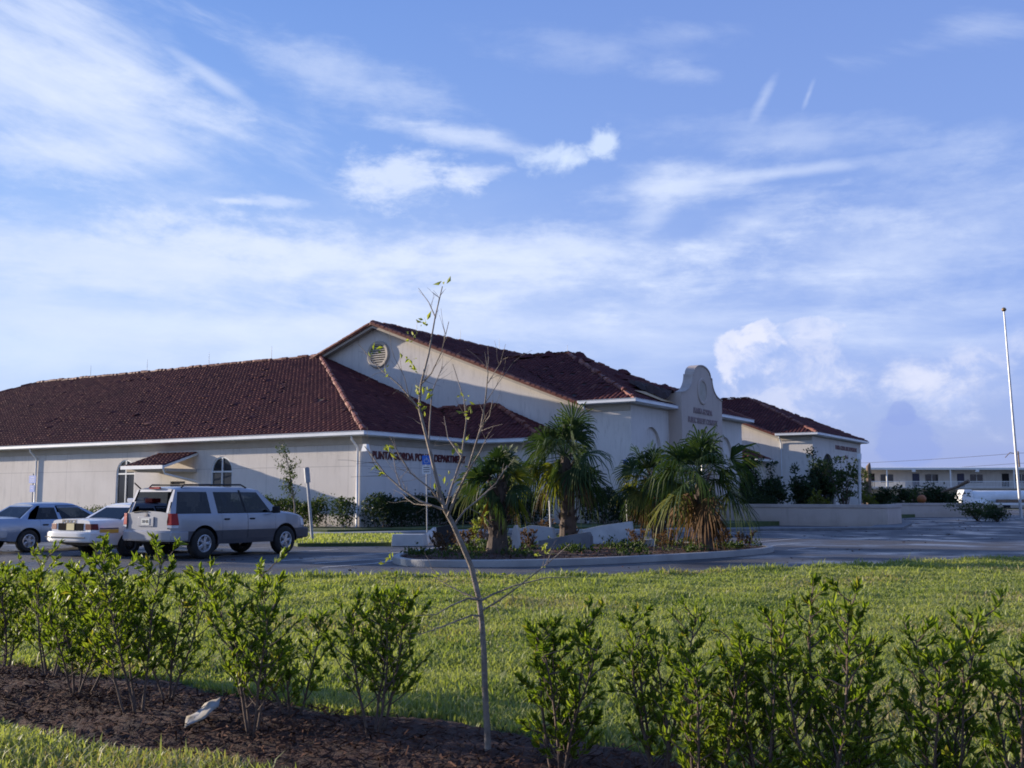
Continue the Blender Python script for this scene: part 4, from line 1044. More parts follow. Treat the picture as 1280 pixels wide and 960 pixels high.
    for xq in c['seats']:
        for yq in (.38, -.38):
            zq = zb_c-.36; st.box((xq, yq, zq), (.5, .5, .2)); st.box((xq-.27, yq, zq+.28), (.13, .48, .5), M=Matrix.Rotation(R(-12), 3, 'Y')); st.box((xq-.34, yq, zq+.6), (.09, .24, .15))
    st.build('seat', M['seat'], root, bevel=.03)
    ds = MB(); ds.box((g['fb']-.35, 0, zb_c-.08), (.5, 1.5, .16)); ds.build('dashboard', M['black'], root, bevel=.03)
    sw = MB(); cw = Vector((g['fb']-.72, .38, zb_c-.02)); sw.tube([cw+Vector((math.sin(t)*.05, math.cos(t)*.18, math.sin(t)*.18)) for t in [2*math.pi*i/16 for i in range(17)]], .014, 6); sw.build('steering_wheel', M['black'], root)
    # wheels
    for a in ax:
        for s in (1, -1):
            t = MB(); yy = s*(hw(max(min(a, x1-.3), x0+.3))-.13); w = c['tyre_w']
            rr = c['rim_r']
            t.lathe([(rr, -w/2), (rr+.03, -w/2-.004), (Rw-.05, -w/2-.008), (Rw-.012, -w/2+.02), (Rw, -w/2+.05), (Rw, w/2-.05), (Rw-.012, w/2-.02), (Rw-.05, w/2+.008), (rr+.03, w/2+.004), (rr, w/2), (rr-.02, w/2-.05), (rr-.02, -w/2+.05), (rr, -w/2)], (a, yy, Rw), (0, s, 0), 32)
            wo = t.build('wheel', M['tyre'], root, smooth=40)
            r = MB(); r.lathe([(rr+.005, w/2-.004), (rr-.02, w/2+.006), (rr-.045, w/2-.03), (rr-.05, w/2-.10), (0.01, w/2-.11)], (a, yy, Rw), (0, s, 0), 28)
            if c['spokes']:
                for i in range(c['spokes']):
                    t0 = 2*math.pi*i/c['spokes']
                    for dt in (-.16, .16):
                        p0 = Vector((math.cos(t0+dt*.5)*.05, 0, math.sin(t0+dt*.5)*.05)); p1 = Vector((math.cos(t0+dt)*(rr-.02), 0, math.sin(t0+dt)*(rr-.02)))
                        o = Vector((a, yy+s*(w/2-.03), Rw)); r.tube([o+p0, o+p1], [.028, .022], 6)
                r.lathe([(.075, w/2-.06), (.07, w/2-.005), (.0, w/2+.0)], (a, yy, Rw), (0, s, 0), 16)
            else:
                r.lathe([(rr*.72, w/2-.11), (rr*.62, w/2-.045), (rr*.4, w/2-.03), (.07, w/2-.035), (.06, w/2-.005), (0.0, w/2)], (a, yy, Rw), (0, s, 0), 20)
                for i in range(10):
                    t0 = 2*math.pi*i/10; o = Vector((a+math.cos(t0)*rr*.8, yy+s*(w/2-.105), Rw+math.sin(t0)*rr*.8)); r.box(o, (.05, .02, .05), 0)
            r.build('rim', c['rim_mat'], wo, smooth=35)
    return S, hw, prof
def bumper(root, c, rear, z0, z1, out, mats, name='bumper', wrap=.5, matl=None):
    hwv = lerp_tab(c['hw'], c['x0']+.4 if rear else c['x1']-.4)*1.005
    xe = c['x0'] if rear else c['x1']; s = -1 if rear else 1
    pts = [(xe-s*wrap, -hwv), (xe-s*.12, -hwv), (xe+s*(out-.09), -hwv*.95), (xe+s*(out-.025), -hwv*.80), (xe+s*out, -hwv*.45), (xe+s*out, hwv*.45), (xe+s*(out-.025), hwv*.80), (xe+s*(out-.09), hwv*.95), (xe-s*.12, hwv), (xe-s*wrap, hwv)]
    if not rear: pass
    if rear: pts = pts[::-1]
    b = MB(); h = z1-z0
    b.ribbon(pts, -.12, -.01, z0+.02, z1); b.ribbon(pts, -.06, .012, z0+.05, z1-.03)
    return b.build(name, matl, root, smooth=45, bevel=.012)

def place(root, P, heading): root.location = (P.x, P.y, -.012); root.rotation_euler.z = heading
HV = math.atan2(V.y, V.x)
# ---- silver sport utility wagon
suv = thing('sport_utility_wagon', 'silver sport utility wagon with dark lower panels and a smashed out rear window', 'car')
c = dict(mats=dict(paint=M['silver'], low=M['cladding']), x0=-1.06, x1=4.03, R=.40, gap=.085, wb=3.03, belt=1.19, roof=1.82, sill=.40, clad=.735, crown=1.6,
         hw=[(-1.06, .90), (-1.0, .95), (-.8, .985), (0, .99), (3, .985), (3.55, .955), (3.85, .88), (4.03, .74)],
         top=[(-1.06, 1.19), (2.75, 1.19), (2.95, 1.205), (3.4, 1.16), (3.75, 1.09), (3.93, .99), (4.03, .82)],
         prof=[(.3, .955), (.5, .985), (.72, .995), (.74, 1.0), (.95, .995), (1.1, .975), (1.19, .955)],
         low=[(-1.06, .52), (-.5, .46), (.5, .37), (2.6, .37), (3.5, .40), (4.03, .42)], rows=[.4, .5, .6, .735, .85, .97, 1.08],
         doors=[(.62, 1.55), (1.55, 2.62)], gh=dict(rb=-1.05, fb=2.85), edges=[(-1.05, -.83), (-.90, -.76), (.27, .20), (.50, .42), (1.47, 1.33), (1.56, 1.41), (2.50, 1.98), (2.86, 2.10)],
         bays='PWPWBWP', roof_hw=.745, rear_frame=.13, rear_sill=.03, handle_z=1.03, black_handles=True, rear_broken=True, seats=[1.75, .75], tyre_w=.27, rim_r=.235, spokes=5, rim_mat=M['rim'])
S, hw_, pr_ = make_car(suv, c)
bumper(suv, c, True, .46, .76, .11, None, matl=M['silver']); bumper(suv, c, False, .42, .74, .10, None, matl=M['cladding'])
for s in (1, -1):
    t = MB(); y = .985; t.hexa([(-1.09, s*.80, .90), (-1.075, s*.955, .90), (-.86, s*.996, .90), (-.86, s*.90, .90), (-1.085, s*.80, 1.20), (-1.07, s*.935, 1.20), (-.90, s*.965, 1.20), (-.9, s*.88, 1.20)])
    t.build('taillight', M['red_lens'], suv, bevel=.01)
    t = MB(); t.hexa([(-1.093, s*.81, .83), (-1.078, s*.955, .83), (-.90, s*.997, .83), (-.9, s*.90, .83), (-1.093, s*.80, .897), (-1.078, s*.957, .897), (-.88, s*.997, .897), (-.88, s*.90, .897)]); t.build('reversing_light', M['clear_lens'], suv)
    t = MB(); t.hexa([(3.80, s*.62, .80), (4.04, s*.60, .80), (3.86, s*.89, .80), (3.7, s*.93, .80), (3.78, s*.62, 1.0), (3.97, s*.60, 1.0), (3.82, s*.88, 1.0), (3.66, s*.93, 1.0)]); t.build('headlight', M['clear_lens'], suv, bevel=.01)
    t = MB(); t.hexa([(2.40, s*1.03, 1.17), (2.52, s*1.03, 1.17), (2.54, s*1.24, 1.18), (2.44, s*1.24, 1.18), (2.40, s*1.03, 1.36), (2.50, s*1.03, 1.36), (2.52, s*1.24, 1.37), (2.44, s*1.24, 1.37)]); t.tube([(2.48, s*.93, 1.21), (2.48, s*1.08, 1.24)], .035, 6); t.build('side_mirror', M['black'], suv, bevel=.02)
    t = MB(); t.tube([(-.55, s*.64, 1.86), (-.45, s*.64, 1.95), (1.55, s*.64, 1.97), (1.75, s*.64, 1.88)], .022, 6); t.build('roof_rail', M['black'], suv, smooth=50)
for x in (-.2, 1.2): MB().tube([(x, -.64, 1.955), (x, .64, 1.955)], .02, 6).build('roof_bar', M['black'], suv)
t = MB(); t.box((-1.072, .05, .985), (.03, .62, .25)); lp = t.build('plate_recess', M['silver'], suv, bevel=.01)
t = MB(); t.box((-1.092, .05, .985), (.01, .32, .17)); pl = t.build('licence_plate', M['plate'], suv); text('plate_lettering', 'X19 4KL', .10, M['ink'], (-1.099, .05, .985), (0, -1, 0), (0, 0, 1), pl, world=False, width=.26, depth=.004)
MB().lathe([(.075, 0), (.075, .012), (.0, .016)], (-1.062, .05, 1.13), (-1, 0, 0), 20).build('round_badge', M['navy'], suv)
t = MB(); t.box((-.86, 0, 1.865), (.05, .40, .05)); t.build('brake_light', M['red_lens'], suv)
t = MB(); t.tube([(-.80, .64, 1.84), (-1.0, .66, 2.0)], .02, 6); t.build('antenna', M['black'], suv)
t = MB(); t.tube([(-1.065, .55, 1.22), (-1.07, .25, 1.25), (-1.07, .0, 1.24)], .016, 6); t.build('rear_wiper', M['black'], suv)
t = MB(); t.box((-.35, .1, 1.02), (.9, 1.2, .2)); t.box((-.5, .3, 1.17), (.4, .45, .12), .4); t.build('loose_cargo', M['seat'], suv, bevel=.04)
for s in (1, -1):                                                  # dented tailgate edge
    MB().tube([(-1.07, s*.80, .80), (-1.085, s*.79, 1.0), (-1.07, s*.82, 1.19), (-.95, s*.76, 1.5)], .012, 6).build('tailgate_seam', M['black'], suv)
place(suv, G(257, 698).xy+(-u2*.99).xy if False else Vector((G(257, 698).x, G(257, 698).y))-u2*1.05, HV)

# ---- sedans
def sedan_spec(paint, low, rim, spokes, black):
    return dict(mats=dict(paint=paint, low=low), x0=-1.20, x1=3.90, R=.335, gap=.06, wb=2.91, belt=.96, roof=1.37, sill=.30, clad=-1, crown=1.1,
         hw=[(-1.20, .84), (-1.12, .90), (-.9, .955), (0, .98), (2.4, .98), (3.3, .95), (3.7, .86), (3.90, .72)],
         top=[(-1.20, .985), (-1.0, 1.0), (-.25, 1.005), (.0, .965), (2.4, .96), (2.75, .965), (3.3, .90), (3.72, .80), (3.9, .68)],
         prof=[(.25, .93), (.4, .965), (.6, 1.0), (.75, .995), (.88, .965), (.96, .94)],
         low=[(-1.20, .42), (-.6, .34), (.4, .28), (2.5, .28), (3.4, .30), (3.9, .34)], rows=[.3, .4, .5, .6, .72, .84],
         doors=[(.36, 1.28), (1.28, 2.38)], gh=dict(rb=-.28, fb=2.66), edges=[(-.28, .34), (.22, .52), (.98, .98), (1.10, 1.07), (2.36, 1.72), (2.66, 1.80)],
         bays='PWPWP', roof_hw=.61, rear_frame=.09, handle_z=.80, black_handles=black, seats=[1.5, .72], tyre_w=.22, rim_r=.2, spokes=spokes, rim_mat=rim)
def sedan_trim(root, c, paint):
    bumper(root, c, True, .40, .70, .16, None, matl=paint); bumper(root, c, False, .36, .66, .14, None, matl=paint)
    for s in (1, -1):
        t = MB(); t.hexa([(-1.215, s*.62, .75), (-1.20, s*.86, .75), (-1.02, s*.945, .75), (-1.02, s*.8, .75), (-1.215, s*.62, .91), (-1.20, s*.85, .91), (-1.04, s*.925, .91), (-1.04, s*.8, .91)]); t.build('taillight', M['dark_red_lens'], root, bevel=.01)
        t = MB(); t.hexa([(3.74, s*.50, .60), (3.93, s*.48, .60), (3.78, s*.80, .60), (3.62, s*.885, .60), (3.7, s*.5, .74), (3.88, s*.48, .74), (3.74, s*.79, .74), (3.6, s*.87, .74)]); t.build('headlight', M['clear_lens'], root, bevel=.01)
        t = MB(); t.hexa([(2.28, s*.98, .95), (2.38, s*.98, .95), (2.40, s*1.14, .96), (2.33, s*1.14, .96), (2.28, s*.98, 1.08), (2.36, s*.98, 1.08), (2.38, s*1.14, 1.09), (2.33, s*1.14, 1.09)]); t.tube([(2.33, s*.88, .97), (2.33, s*1.0, .99)], .03, 6); t.build('side_mirror', paint, root, bevel=.02)
    t = MB(); t.box((-1.207, 0, .825), (.02, 1.08, .19)); t.build('rear_panel', M['matte_black'], root)
    t = MB(); t.box((3.88, 0, .62), (.06, .9, .12)); t.build('grille', M['black'], root)
    MB().tube([(-1.385, -.85, .55), (-1.395, -.5, .55), (-1.395, .5, .55), (-1.385, .85, .55)], .014, 6).build('bumper_strip', M['black'], root)
pc_ = thing('police_sedan', 'white police sedan with a roof light bar and gold stripe, parked beside the silver wagon', 'car')
c = sedan_spec(M['police_white'], M['police_white'], M['steel_wheel'], 0, True); make_car(pc_, c); sedan_trim(pc_, c, M['police_white'])
t = MB(); t.box((-1.222, .0, .825), (.012, .33, .18)); pl = t.build('licence_plate', M['plate_yellow'], pc_)
text('lettering', 'POLICE', .13, M['ink'], (-1.206, .08, .962), (0, -1, 0), (0, 0, 1), pc_, world=False, width=.62, depth=.006)
for s in (1, -1):
    MB().quad((-1.0, s*.952, .66), (-.42, s*.978, .66), (-.42, s*.975, .76), (-1.0, s*.952, .76)).build('gold_stripe', M['gold'], pc_)
    MB().quad((-1.0, s*.953, .77), (-.42, s*.976, .77), (-.42, s*.972, .80), (-1.0, s*.948, .80)).build('navy_stripe', M['navy'], pc_)
lb = MB(); lb.box((1.15, 0, 1.475), (.30, .46, .10)); lbo = lb.build('light_bar', M['clear_lens'], pc_, bevel=.03)
for s, mm in ((1, M['clear_lens']), (-1, M['red_lens'])):
    b = MB(); b.box((1.15, s*.40, 1.53), (.30, .34, .13)); b.build('beacon', mm, lbo, bevel=.03)
b = MB(); b.box((1.12, 0, 1.57), (.16, .30, .08)); b.build('beacon', M['clear_lens'], lbo, bevel=.02)
for s in (1, -1): b = MB(); b.box((1.15, s*.52, 1.43), (.1, .06, .06)); b.build('mounting_foot', M['black'], lbo)
p = G(161, 695); place(pc_, Vector((p.x, p.y))-u2*.9, HV)
bs = thing('pale_blue_sedan', 'pale blue four door sedan parked at the far left, cut by the picture edge', 'car')
c = sedan_spec(M['blue_silver'], M['blue_silver'], M['rim'], 5, True); make_car(bs, c); sedan_trim(bs, c, M['blue_silver'])
t = MB(); t.box((-1.222, .0, .825), (.012, .31, .16)); t.build('licence_plate', M['plate'], bs)
p = G(34, 690); place(bs, Vector((p.x, p.y))-u2*.9, HV)

# ---- white tank truck far right
tk = thing('tank_truck', 'white tank truck parked before the motel with a low flat bed beside its hood', 'truck')
ty = 112.0; k0 = D(1197, 640, ty)
def T(x, y, z): return (x, y, z)
b = MB(); b.hexa([(0, -1.1, .9), (1.35, -1.1, .9), (1.35, 1.1, .9), (0, 1.1, .9), (.10, -1.05, 1.65), (1.35, -1.05, 1.65), (1.35, 1.05, 1.65), (.10, 1.05, 1.65)])
b.hexa([(.12, -1.03, 1.65), (1.35, -1.03, 1.65), (1.35, 1.03, 1.65), (.12, 1.03, 1.65), (.45, -.9, 2.45), (1.3, -.9, 2.45), (1.3, .9, 2.45), (.45, .9, 2.45)])
b.hexa([(1.35, -1.0, .75), (2.9, -.95, .75), (2.9, .95, .75), (1.35, 1.0, .75), (1.35, -1.0, 1.5), (2.8, -.9, 1.35), (2.8, .9, 1.35), (1.35, 1.0, 1.5)])
cab = b.build('cab', M['white'], tk, bevel=.08)
for y in (-1.04,): MB().quad((.42, -.975, 1.75), (1.2, -.975, 1.75), (1.2, -.90, 2.35), (.58, -.90, 2.35)).build('cab_window', M['pane'], tk)
b = MB(); b.lathe([(.05, -.05), (.5, 0), (.62, .12), (.65, .3), (.65, 7.6), (.62, 7.8), (.5, 7.9), (.05, 7.95)], (1.6, .4, 1.72), (1, 0, 0), 28); b.build('tank', M['white'], tk, smooth=40)
b = MB(); b.box((4.9, -.6, .95), (7.6, 2.2, .22)); b.build('flat_bed', M['white'], tk); b = MB(); b.box((6.2, -1.1, 1.25), (5, .7, .35)); b.build('brown_load', M['wood'], tk, bevel=.05)
for x in (.9, 3.2, 7.0, 8.1):
    w = MB(); w.lathe([(.25, -.13), (.5, -.13), (.5, .13), (.25, .13), (.05, .1)], (x, -1.2, .5), (0, -1, 0), 20); wo = w.build('wheel', M['tyre'], tk, smooth=40); w = MB(); w.lathe([(.26, .12), (.2, .06), (.02, .08)], (x, -1.2, .5), (0, -1, 0), 16); w.build('rim', M['rim'], wo)
tk.location = (k0.x, ty, -.01); tk.rotation_euler.z = R(-4)

# ================================================================== SIGNS, POLES, SLABS
def post(name, base, top, r, m, parent, n=8):
    return MB().tube([base, top], r, n).build(name, m, parent, world=True)
def plate_box(mb, c, w, h, right, up, d=.012): 
    r = Vector(right).normalized()*w/2; u = Vector(up).normalized()*h/2; n = r.cross(u).normalized()*d/2; c = Vector(c)
    mb.hexa([c-r-u+n, c+r-u+n, c+r-u-n, c-r-u-n, c-r+u+n, c+r+u+n, c+r+u-n, c-r+u-n]); return mb
def wheelchair(c, right, up, s, parent):
    """access symbol built from strokes"""
    r = Vector(right).normalized()*s; u = Vector(up).normalized()*s; n = r.cross(u).normalized(); c = Vector(c)+n*.008
    P = lambda a, b: c+r*a+u*b
    mb = MB()
    mb.tube([P(.02, .40), P(.02, .39)], .055*s, 10)
    mb.tube([P(.0, .30), P(.02, .02), P(.22, .02), P(.32, -.25), P(.40, -.22)], .030*s, 6); mb.tube([P(.0, .17), P(.18, .17)], .026*s, 6)
    mb.tube([P(-.02+.24*math.cos(t)*1.0, -.12+.24*math.sin(t)) for t in [R(100)+R(235)*i/14 for i in range(15)]], .026*s, 6)
    mb.build('access_symbol', M['sign_white'], parent)
def parking_sign(px, ytop, ybase, Y, label, lean=0.0, w=.30, face_yaw=0.0, both=True):
    b0 = D(px[0], ybase, Y); tp = D(px[1], ytop, Y); t = thing('parking_sign', label, 'sign', b0)
    post('sign_post', b0-Vector((0, 0, .1)), tp, .022, M['steel'], t)
    up = (tp-b0).normalized(); rt = Vector((math.cos(face_yaw), math.sin(face_yaw), 0)); rt = (rt-up*rt.dot(up)).normalized(); n = rt.cross(up)
    s = plate_box(MB(), tp-up*.17+n*.03, w, .32, rt, up).build('sign_panel', M['sign_blue'], t, world=True)
    wheelchair(tp-up*.17+n*.036, rt, up, .30, s)
    if both:
        s2 = plate_box(MB(), tp-up*.51+n*.03, w, .30, rt, up).build('lower_panel', M['sign_white'], t, world=True)
        for i, wd in enumerate((.22, .24, .2)): plate_box(MB(), tp-up*(.43+.075*i)+n*.037, wd, .025, rt, up, .003).build('text_line', M['ink'], s2)
    return t
def G_at(px, py, z): return G(px, py, z)
parking_sign((534, 533), 569, 662, 36.5, 'blue and white disabled parking sign on a thin post before the lettered wall')
parking_sign((785, 781), 574, 668, 36.0, 'leaning parking sign seen edge on beside the drooping palms', w=.30, face_yaw=R(52))
# small blue sign by the downspout
p = W(-22.85, -1.3, .2); t = thing('notice_sign', 'pair of small blue notice boards on a post before the far left wall', 'sign', p)
post('sign_post', p, p+Vector((0, 0, 2.75)), .03, M['steel'], t)
for z, w, h in ((2.42, .62, .42), (1.9, .42, .38)):
    q = plate_box(MB(), p-V*.05+Vector((0, 0, z)), w, h, U, ZU).build('sign_panel', M['sign_blue'], t, world=True)
    for i in range(3 if h > .4 else 2): plate_box(MB(), p-V*.06+Vector((0, 0, z+.10-.1*i)), w*.6, .018, U, ZU, .004).build('text_line', M['sign_white'], q)
# heavy leaning post with meter-like head
b0 = G(391, 676, .08); tp = D(383, 584, b0.y); t = thing('leaning_post', 'leaning grey metal post with a boxy head before the slim facade tree', 'post', b0)
post('post', b0-Vector((0, 0, .1)), tp, .055, M['steel'], t, 10); up = (tp-b0).normalized()
MB().tube([tp-up*.55, tp-up*.02], .10, 10).build('post_head', M['steel'], t, world=True, smooth=40)
# bare posts on the island
for (pxb, yb, pxt, yt, Y, lab, r) in ((689, 668, 686, 600, 36.5, 'bare thin steel post leaning beside the tall palm trunk', .03), (880, 640, 877, 546, 44.0, 'white capped steel pole standing before the entrance opening', .06), (1075, 640, 1074, 567, 66, 'white capped steel pole standing among shrubs by the fire station end', .09)):
    b0, tp = D(pxb, yb, Y), D(pxt, yt, Y); t = thing('steel_pole', lab, 'pole', (b0.x, b0.y, 0)); post('post', Vector((b0.x, b0.y, -.05)), tp, r, M['alu'], t); 
    up = (tp-b0).normalized(); MB().tube([tp-up*.35, tp], r*1.6, 8).build('post_cap', M['white'], t, world=True)
# broken slabs and overturned concrete pieces
def slab(name, pts_bottom_px, Y, thick, m, label, cat, z=None, tiltback=.3, group=None):
    """flat broken piece whose face outline is known, standing at distance Y"""
    pts = [D(px, py, Y) for px, py in pts_bottom_px]
    zmin = min(p.z for p in pts); dz = (.13 if z is None else z)-zmin
    base = sum(pts, Vector((0, 0, 0)))/len(pts)
    zmid = (zmin+max(p.z for p in pts))/2; zb_ = .1 if z is None else z
    pts = [Vector((p.x, p.y, zb_)) if p.z < zmid-.02 else p+Vector((0, (p.z-zb_)*tiltback, 0)) for p in pts]
    o = MB().prism(pts, Vector((.1, thick, -.0)), 0).build(name, m, bevel=.015); return tag(o, label, cat, group)
slab('overturned_panel', [(672, 690), (673, 676), (735, 665), (738, 671), (738, 680), (715, 686)], 30.2, .12, M['concrete_dark'], 'dark slanting slab leaning at the foot of the tallest palm', 'slab')
slab('pale_slab', [(738, 670), (728, 662), (752, 657), (789, 652), (791, 668), (780, 672)], 33.5, .2, M['slab'], 'pale broken concrete slab beside the leaning edge-on sign', 'slab')
slab('broken_slab', [(640, 672), (648, 662), (662, 657), (690, 660), (695, 672), (660, 676)], 33.0, .25, M['concrete'], 'grey rubble slab behind the small palm', 'slab', tiltback=.6)
slab('upright_disc', [(640, 690), (639, 672), (641, 660), (643, 656), (646, 661), (647, 675), (646, 690)], 29.8, .07, M['slab'], 'narrow pale upright slab beside the small palm trunk', 'slab', tiltback=.05)
slab('box_slab', [(489, 681), (490, 668), (528, 668), (530, 680)], 34.8, .5, M['slab'], 'low pale concrete block lying on the asphalt left of the island', 'block', z=.0, tiltback=.1)
slab('tilted_disc', [(523, 678), (531, 668), (541, 659), (543, 664), (536, 674), (529, 681)], 35.4, .06, M['alu'], 'tilted pale metal panel at the foot of the blue access sign', 'panel', z=.05, tiltback=.2)
slab('dark_box', [(545, 680), (545, 659), (562, 656), (566, 660), (566, 678)], 31.5, .4, M['black'], 'dark upturned box among the island shrubs', 'box', z=.13, tiltback=.1)
slab('kerb_chunk', [(795, 683), (797, 675), (815, 674), (818, 682)], 31.5, .3, M['concrete'], 'small grey kerb chunk lying on the island among low plants', 'slab', tiltback=.2)
b0 = G(1277, 650); tp = D(1255, 389, b0.y); t = thing('flagpole', 'tall leaning pale flagpole with a dull brass ball at the right edge', 'flagpole', b0)
post('pole', b0-Vector((0, 0, .2)), tp, [.11, .05], M['alu'], t, 12)
o = MB(); o.lathe([(.001, -.17), (.1, -.13), (.16, -.05), (.17, 0), (.16, .05), (.1, .13), (.001, .17)], tp+Vector((0, 0, .12)), (0, 0, 1), 16); o.build('ball_finial', M['brass'], t, world=True, smooth=60)
MB().lathe([(.45, 0), (.42, .12), (.2, .16)], (b0.x, b0.y, -.02), (0, 0, 1), 16).build('base_collar', M['concrete'], t, world=True)
# utility pole and wires
b0 = Vector((D(1279, 640, 165).x, 165, 0)); t = thing('utility_pole', 'dark wooden utility pole with a bent arm behind the flagpole', 'pole', b0)
MB().tube([b0, b0+Vector((-.3, 0, 8.9))], [.16, .12], 8).build('pole', M['wood'], t, world=True)
MB().tube([b0+Vector((-.28, 0, 8.4)), b0+Vector((-1.6, 0, 8.7)), b0+Vector((-2.4, 0, 7.9))], .06, 6).build('arm', M['wood'], t, world=True)
for dz, lab in ((8.6, 'upper overhead wire above the motel roof'), (7.0, 'lower overhead wire above the motel roof')):
    p0 = b0+Vector((-.3, -.2, dz)); p1 = Vector((D(900, 600, 230).x, 230, dz+.2)); pts = []
    for i in range(25):
        f = i/24; q = p0.lerp(p1, f); q.z -= 4*f*(1-f)*.7; pts.append(q)
    pts += [pts[-1]+Vector((-200, 140, 0))]
    o = MB().tube([Vector((p0.x+80, p0.y-50, dz))]+pts, .03, 5).build('overhead_wire', M['black']); tag(o, lab, 'wire')

# ================================================================== GARDEN WALLS
def garden_wall(pts, h, label, pier=False):
    t = thing('garden_wall', label, 'wall', (*pts[0], 0))
    b = MB(); b.ribbon(pts, -.18, .18, -.05, h-.2); b.build('wall', M['stucco_tan'], t, world=True, bevel=.01)
    b = MB(); b.ribbon(pts, -.23, .23, h-.197, h); b.build('coping', M['cap'], t, world=True, bevel=.02)
    if pier:
        c_ = Vector((*pts[0], 0)); b = MB(); b.box(c_+Vector((-.35, 0, .72)), (.9, .9, 1.5), -TH); pr = b.build('pier', M['stucco_tan'], t, world=True, bevel=.02)
        b = MB(); b.box(c_+Vector((-.35, 0, 1.53)), (1.05, 1.05, .11), -TH); b.box(c_+Vector((-.35, 0, 1.645)), (.85, .85, .115), -TH); b.build('pier_cap', M['cap'], pr, bevel=.02)
a1 = G(903, 655.5); kx = ray(1106, 640); kx = kx.x/kx.y; L_ = (kx*a1.y-a1.x)/(U.x-kx*U.y); a3 = a1+U*L_; a4 = a3+V*3.4
garden_wall([a1.xy, a3.xy, a4.xy], 1.22, 'low tan garden wall with pale coping and a stepped end pier, before the fire station end', True)
a1, a2 = G(1118, 646.5), G(1226, 646)
garden_wall([(a1.x, a1.y), (a2.x, a2.y), (a2.x+1.2, a2.y+6)], 1.15, 'farther low tan garden wall entirely in shade, before the motel')
w0, w1, w2 = G(893, 664), G(1128, 662), G(1140, 656)
b = MB(); b.ribbon([w0.xy, w1.xy, (w2.x, w2.y)], -1.6, 0, -.02, .12); tag(b.build('garden_walk', M['concrete_dark'], bevel=.02), kind='structure')

# ================================================================== MOTEL
my = 157.0
mo = thing('motel', 'long two storey pale motel with balcony railings and dark doors in the distance', 'building', (75, my, 0))
def mbuild(mb, name, m, parent=None): return mb.build(name, m, parent or mo, world=parent is None)
x0, x1 = 52.0, 120.0
q = MB(); q.box(((x0+x1)/2, my+6, 3.0), (x1-x0, 9, 5.9)); mbuild(q, 'wall', M['stucco'])
q = MB(); q.hexa([(x0-1, my-1.2, 5.75), (x1+1, my-1.2, 5.75), (x1+1, my+11, 5.95), (x0-1, my+11, 5.95), (x0-1, my-1.2, 6.05), (x1+1, my-1.2, 6.05), (x1+1, my+11, 6.5), (x0-1, my+11, 6.5)]); mbuild(q, 'roof', M['white'])
q = MB(); q.box(((x0+x1)/2, my+.2, 2.92), (x1-x0, 2.6, .22)); mbuild(q, 'balcony_floor', M['frieze'])
q = MB()
q.box(((x0+x1)/2, my-1.05, 4.02), (x1-x0-22, .06, .07))
xx = x0
rail = MB(); rail.box(((x0+100)/2, my-1.05, 4.0), (100-x0, .07, .08)); rail.box(((x0+100)/2, my-1.05, 3.15), (100-x0, .07, .08))
while xx < 100: rail.box((xx, my-1.05, 3.55), (.05, .04, .85)); xx += .22
mbuild(rail, 'railing', M['white'])
for i in range(7): pq = MB(); pq.box((x0+4+i*9.5, my-1.05, 4.35), (.16, .16, 2.8)); mbuild(pq, 'post', M['white'])
for i in range(7): pq = MB(); pq.box((x0+8+i*9.5, my-1.1, 5.6), (.5, .3, .35)); mbuild(pq, 'ceiling_lamp', M['white'])
random.seed(5)
for i in range(10):
    xq = x0+2.5+i*6.8
    for zf in (0, 3.03):
        d = MB(); d.box((xq, my+1.47, zf+1.15), (1.05, .08, 2.1)); mbuild(d, 'door', M['navy'] if i % 3 else M['dark'])
        w = MB(); w.box((xq+2.4, my+1.47, zf+1.45), (1.9, .07, 1.25)); wo = mbuild(w, 'window', M['pane']); f = MB(); f.box((xq+2.4, my+1.42, zf+1.45), (.06, .04, 1.25)); f.build('mullion', M['white'], wo)
gp = MB(); gp.box((108, my-1.2, 3.6), (15, .1, 1.25)); mbuild(gp, 'green_screen', mat('green_screen', (.02, .09, .07), (.03, .11, .085), .6, 2))

# ================================================================== PLANTS
def leaves(pos, dirs, length, width, fold=.25):
    """folded leaf blades: arrays (n,3),(n,3),(n),(n) -> verts, quads; each leaf is one island"""
    n = len(pos); d = dirs/np.linalg.norm(dirs, axis=1, keepdims=True)
    r = rng.normal(0, 1, (n, 3)); r[:, 2] *= .6
    s = np.cross(d, r); s /= np.linalg.norm(s, axis=1, keepdims=True)+1e-9; nn = np.cross(s, d)
    L, Wd = length[:, None], width[:, None]
    curl = rng.normal(-.08, .12, (n, 1))
    m = pos+d*L*.55+nn*L*curl*.4
    tip = pos+d*L+nn*L*curl*1.6
    m2 = pos+d*L*.5
    v = np.stack([pos, m-s*Wd/2+nn*Wd*fold, m2, m+s*Wd/2+nn*Wd*fold, tip], 1).reshape(-1, 3)
    b = np.arange(n)[:, None]*5
    f = np.concatenate([b+np.array([[0, 2, 4, 1]]), b+np.array([[0, 2, 4, 3]])], 0)
    # fuller outline: use separate quads left and right of the midrib
    return v, f
def rot_dir(d, spread):
    v = Vector(d)+Vector((random.gauss(0, spread), random.gauss(0, spread), random.gauss(0, spread))); return v.normalized()
def path(p, d, L, n=6, wob=.06, up=.0):
    pts = [Vector(p)]; d = Vector(d).normalized()
    for i in range(n):
        d = (d+Vector((random.gauss(0, wob), random.gauss(0, wob), random.gauss(0, wob)+up))).normalized(); pts.append(pts[-1]+d*L/n)
    return pts
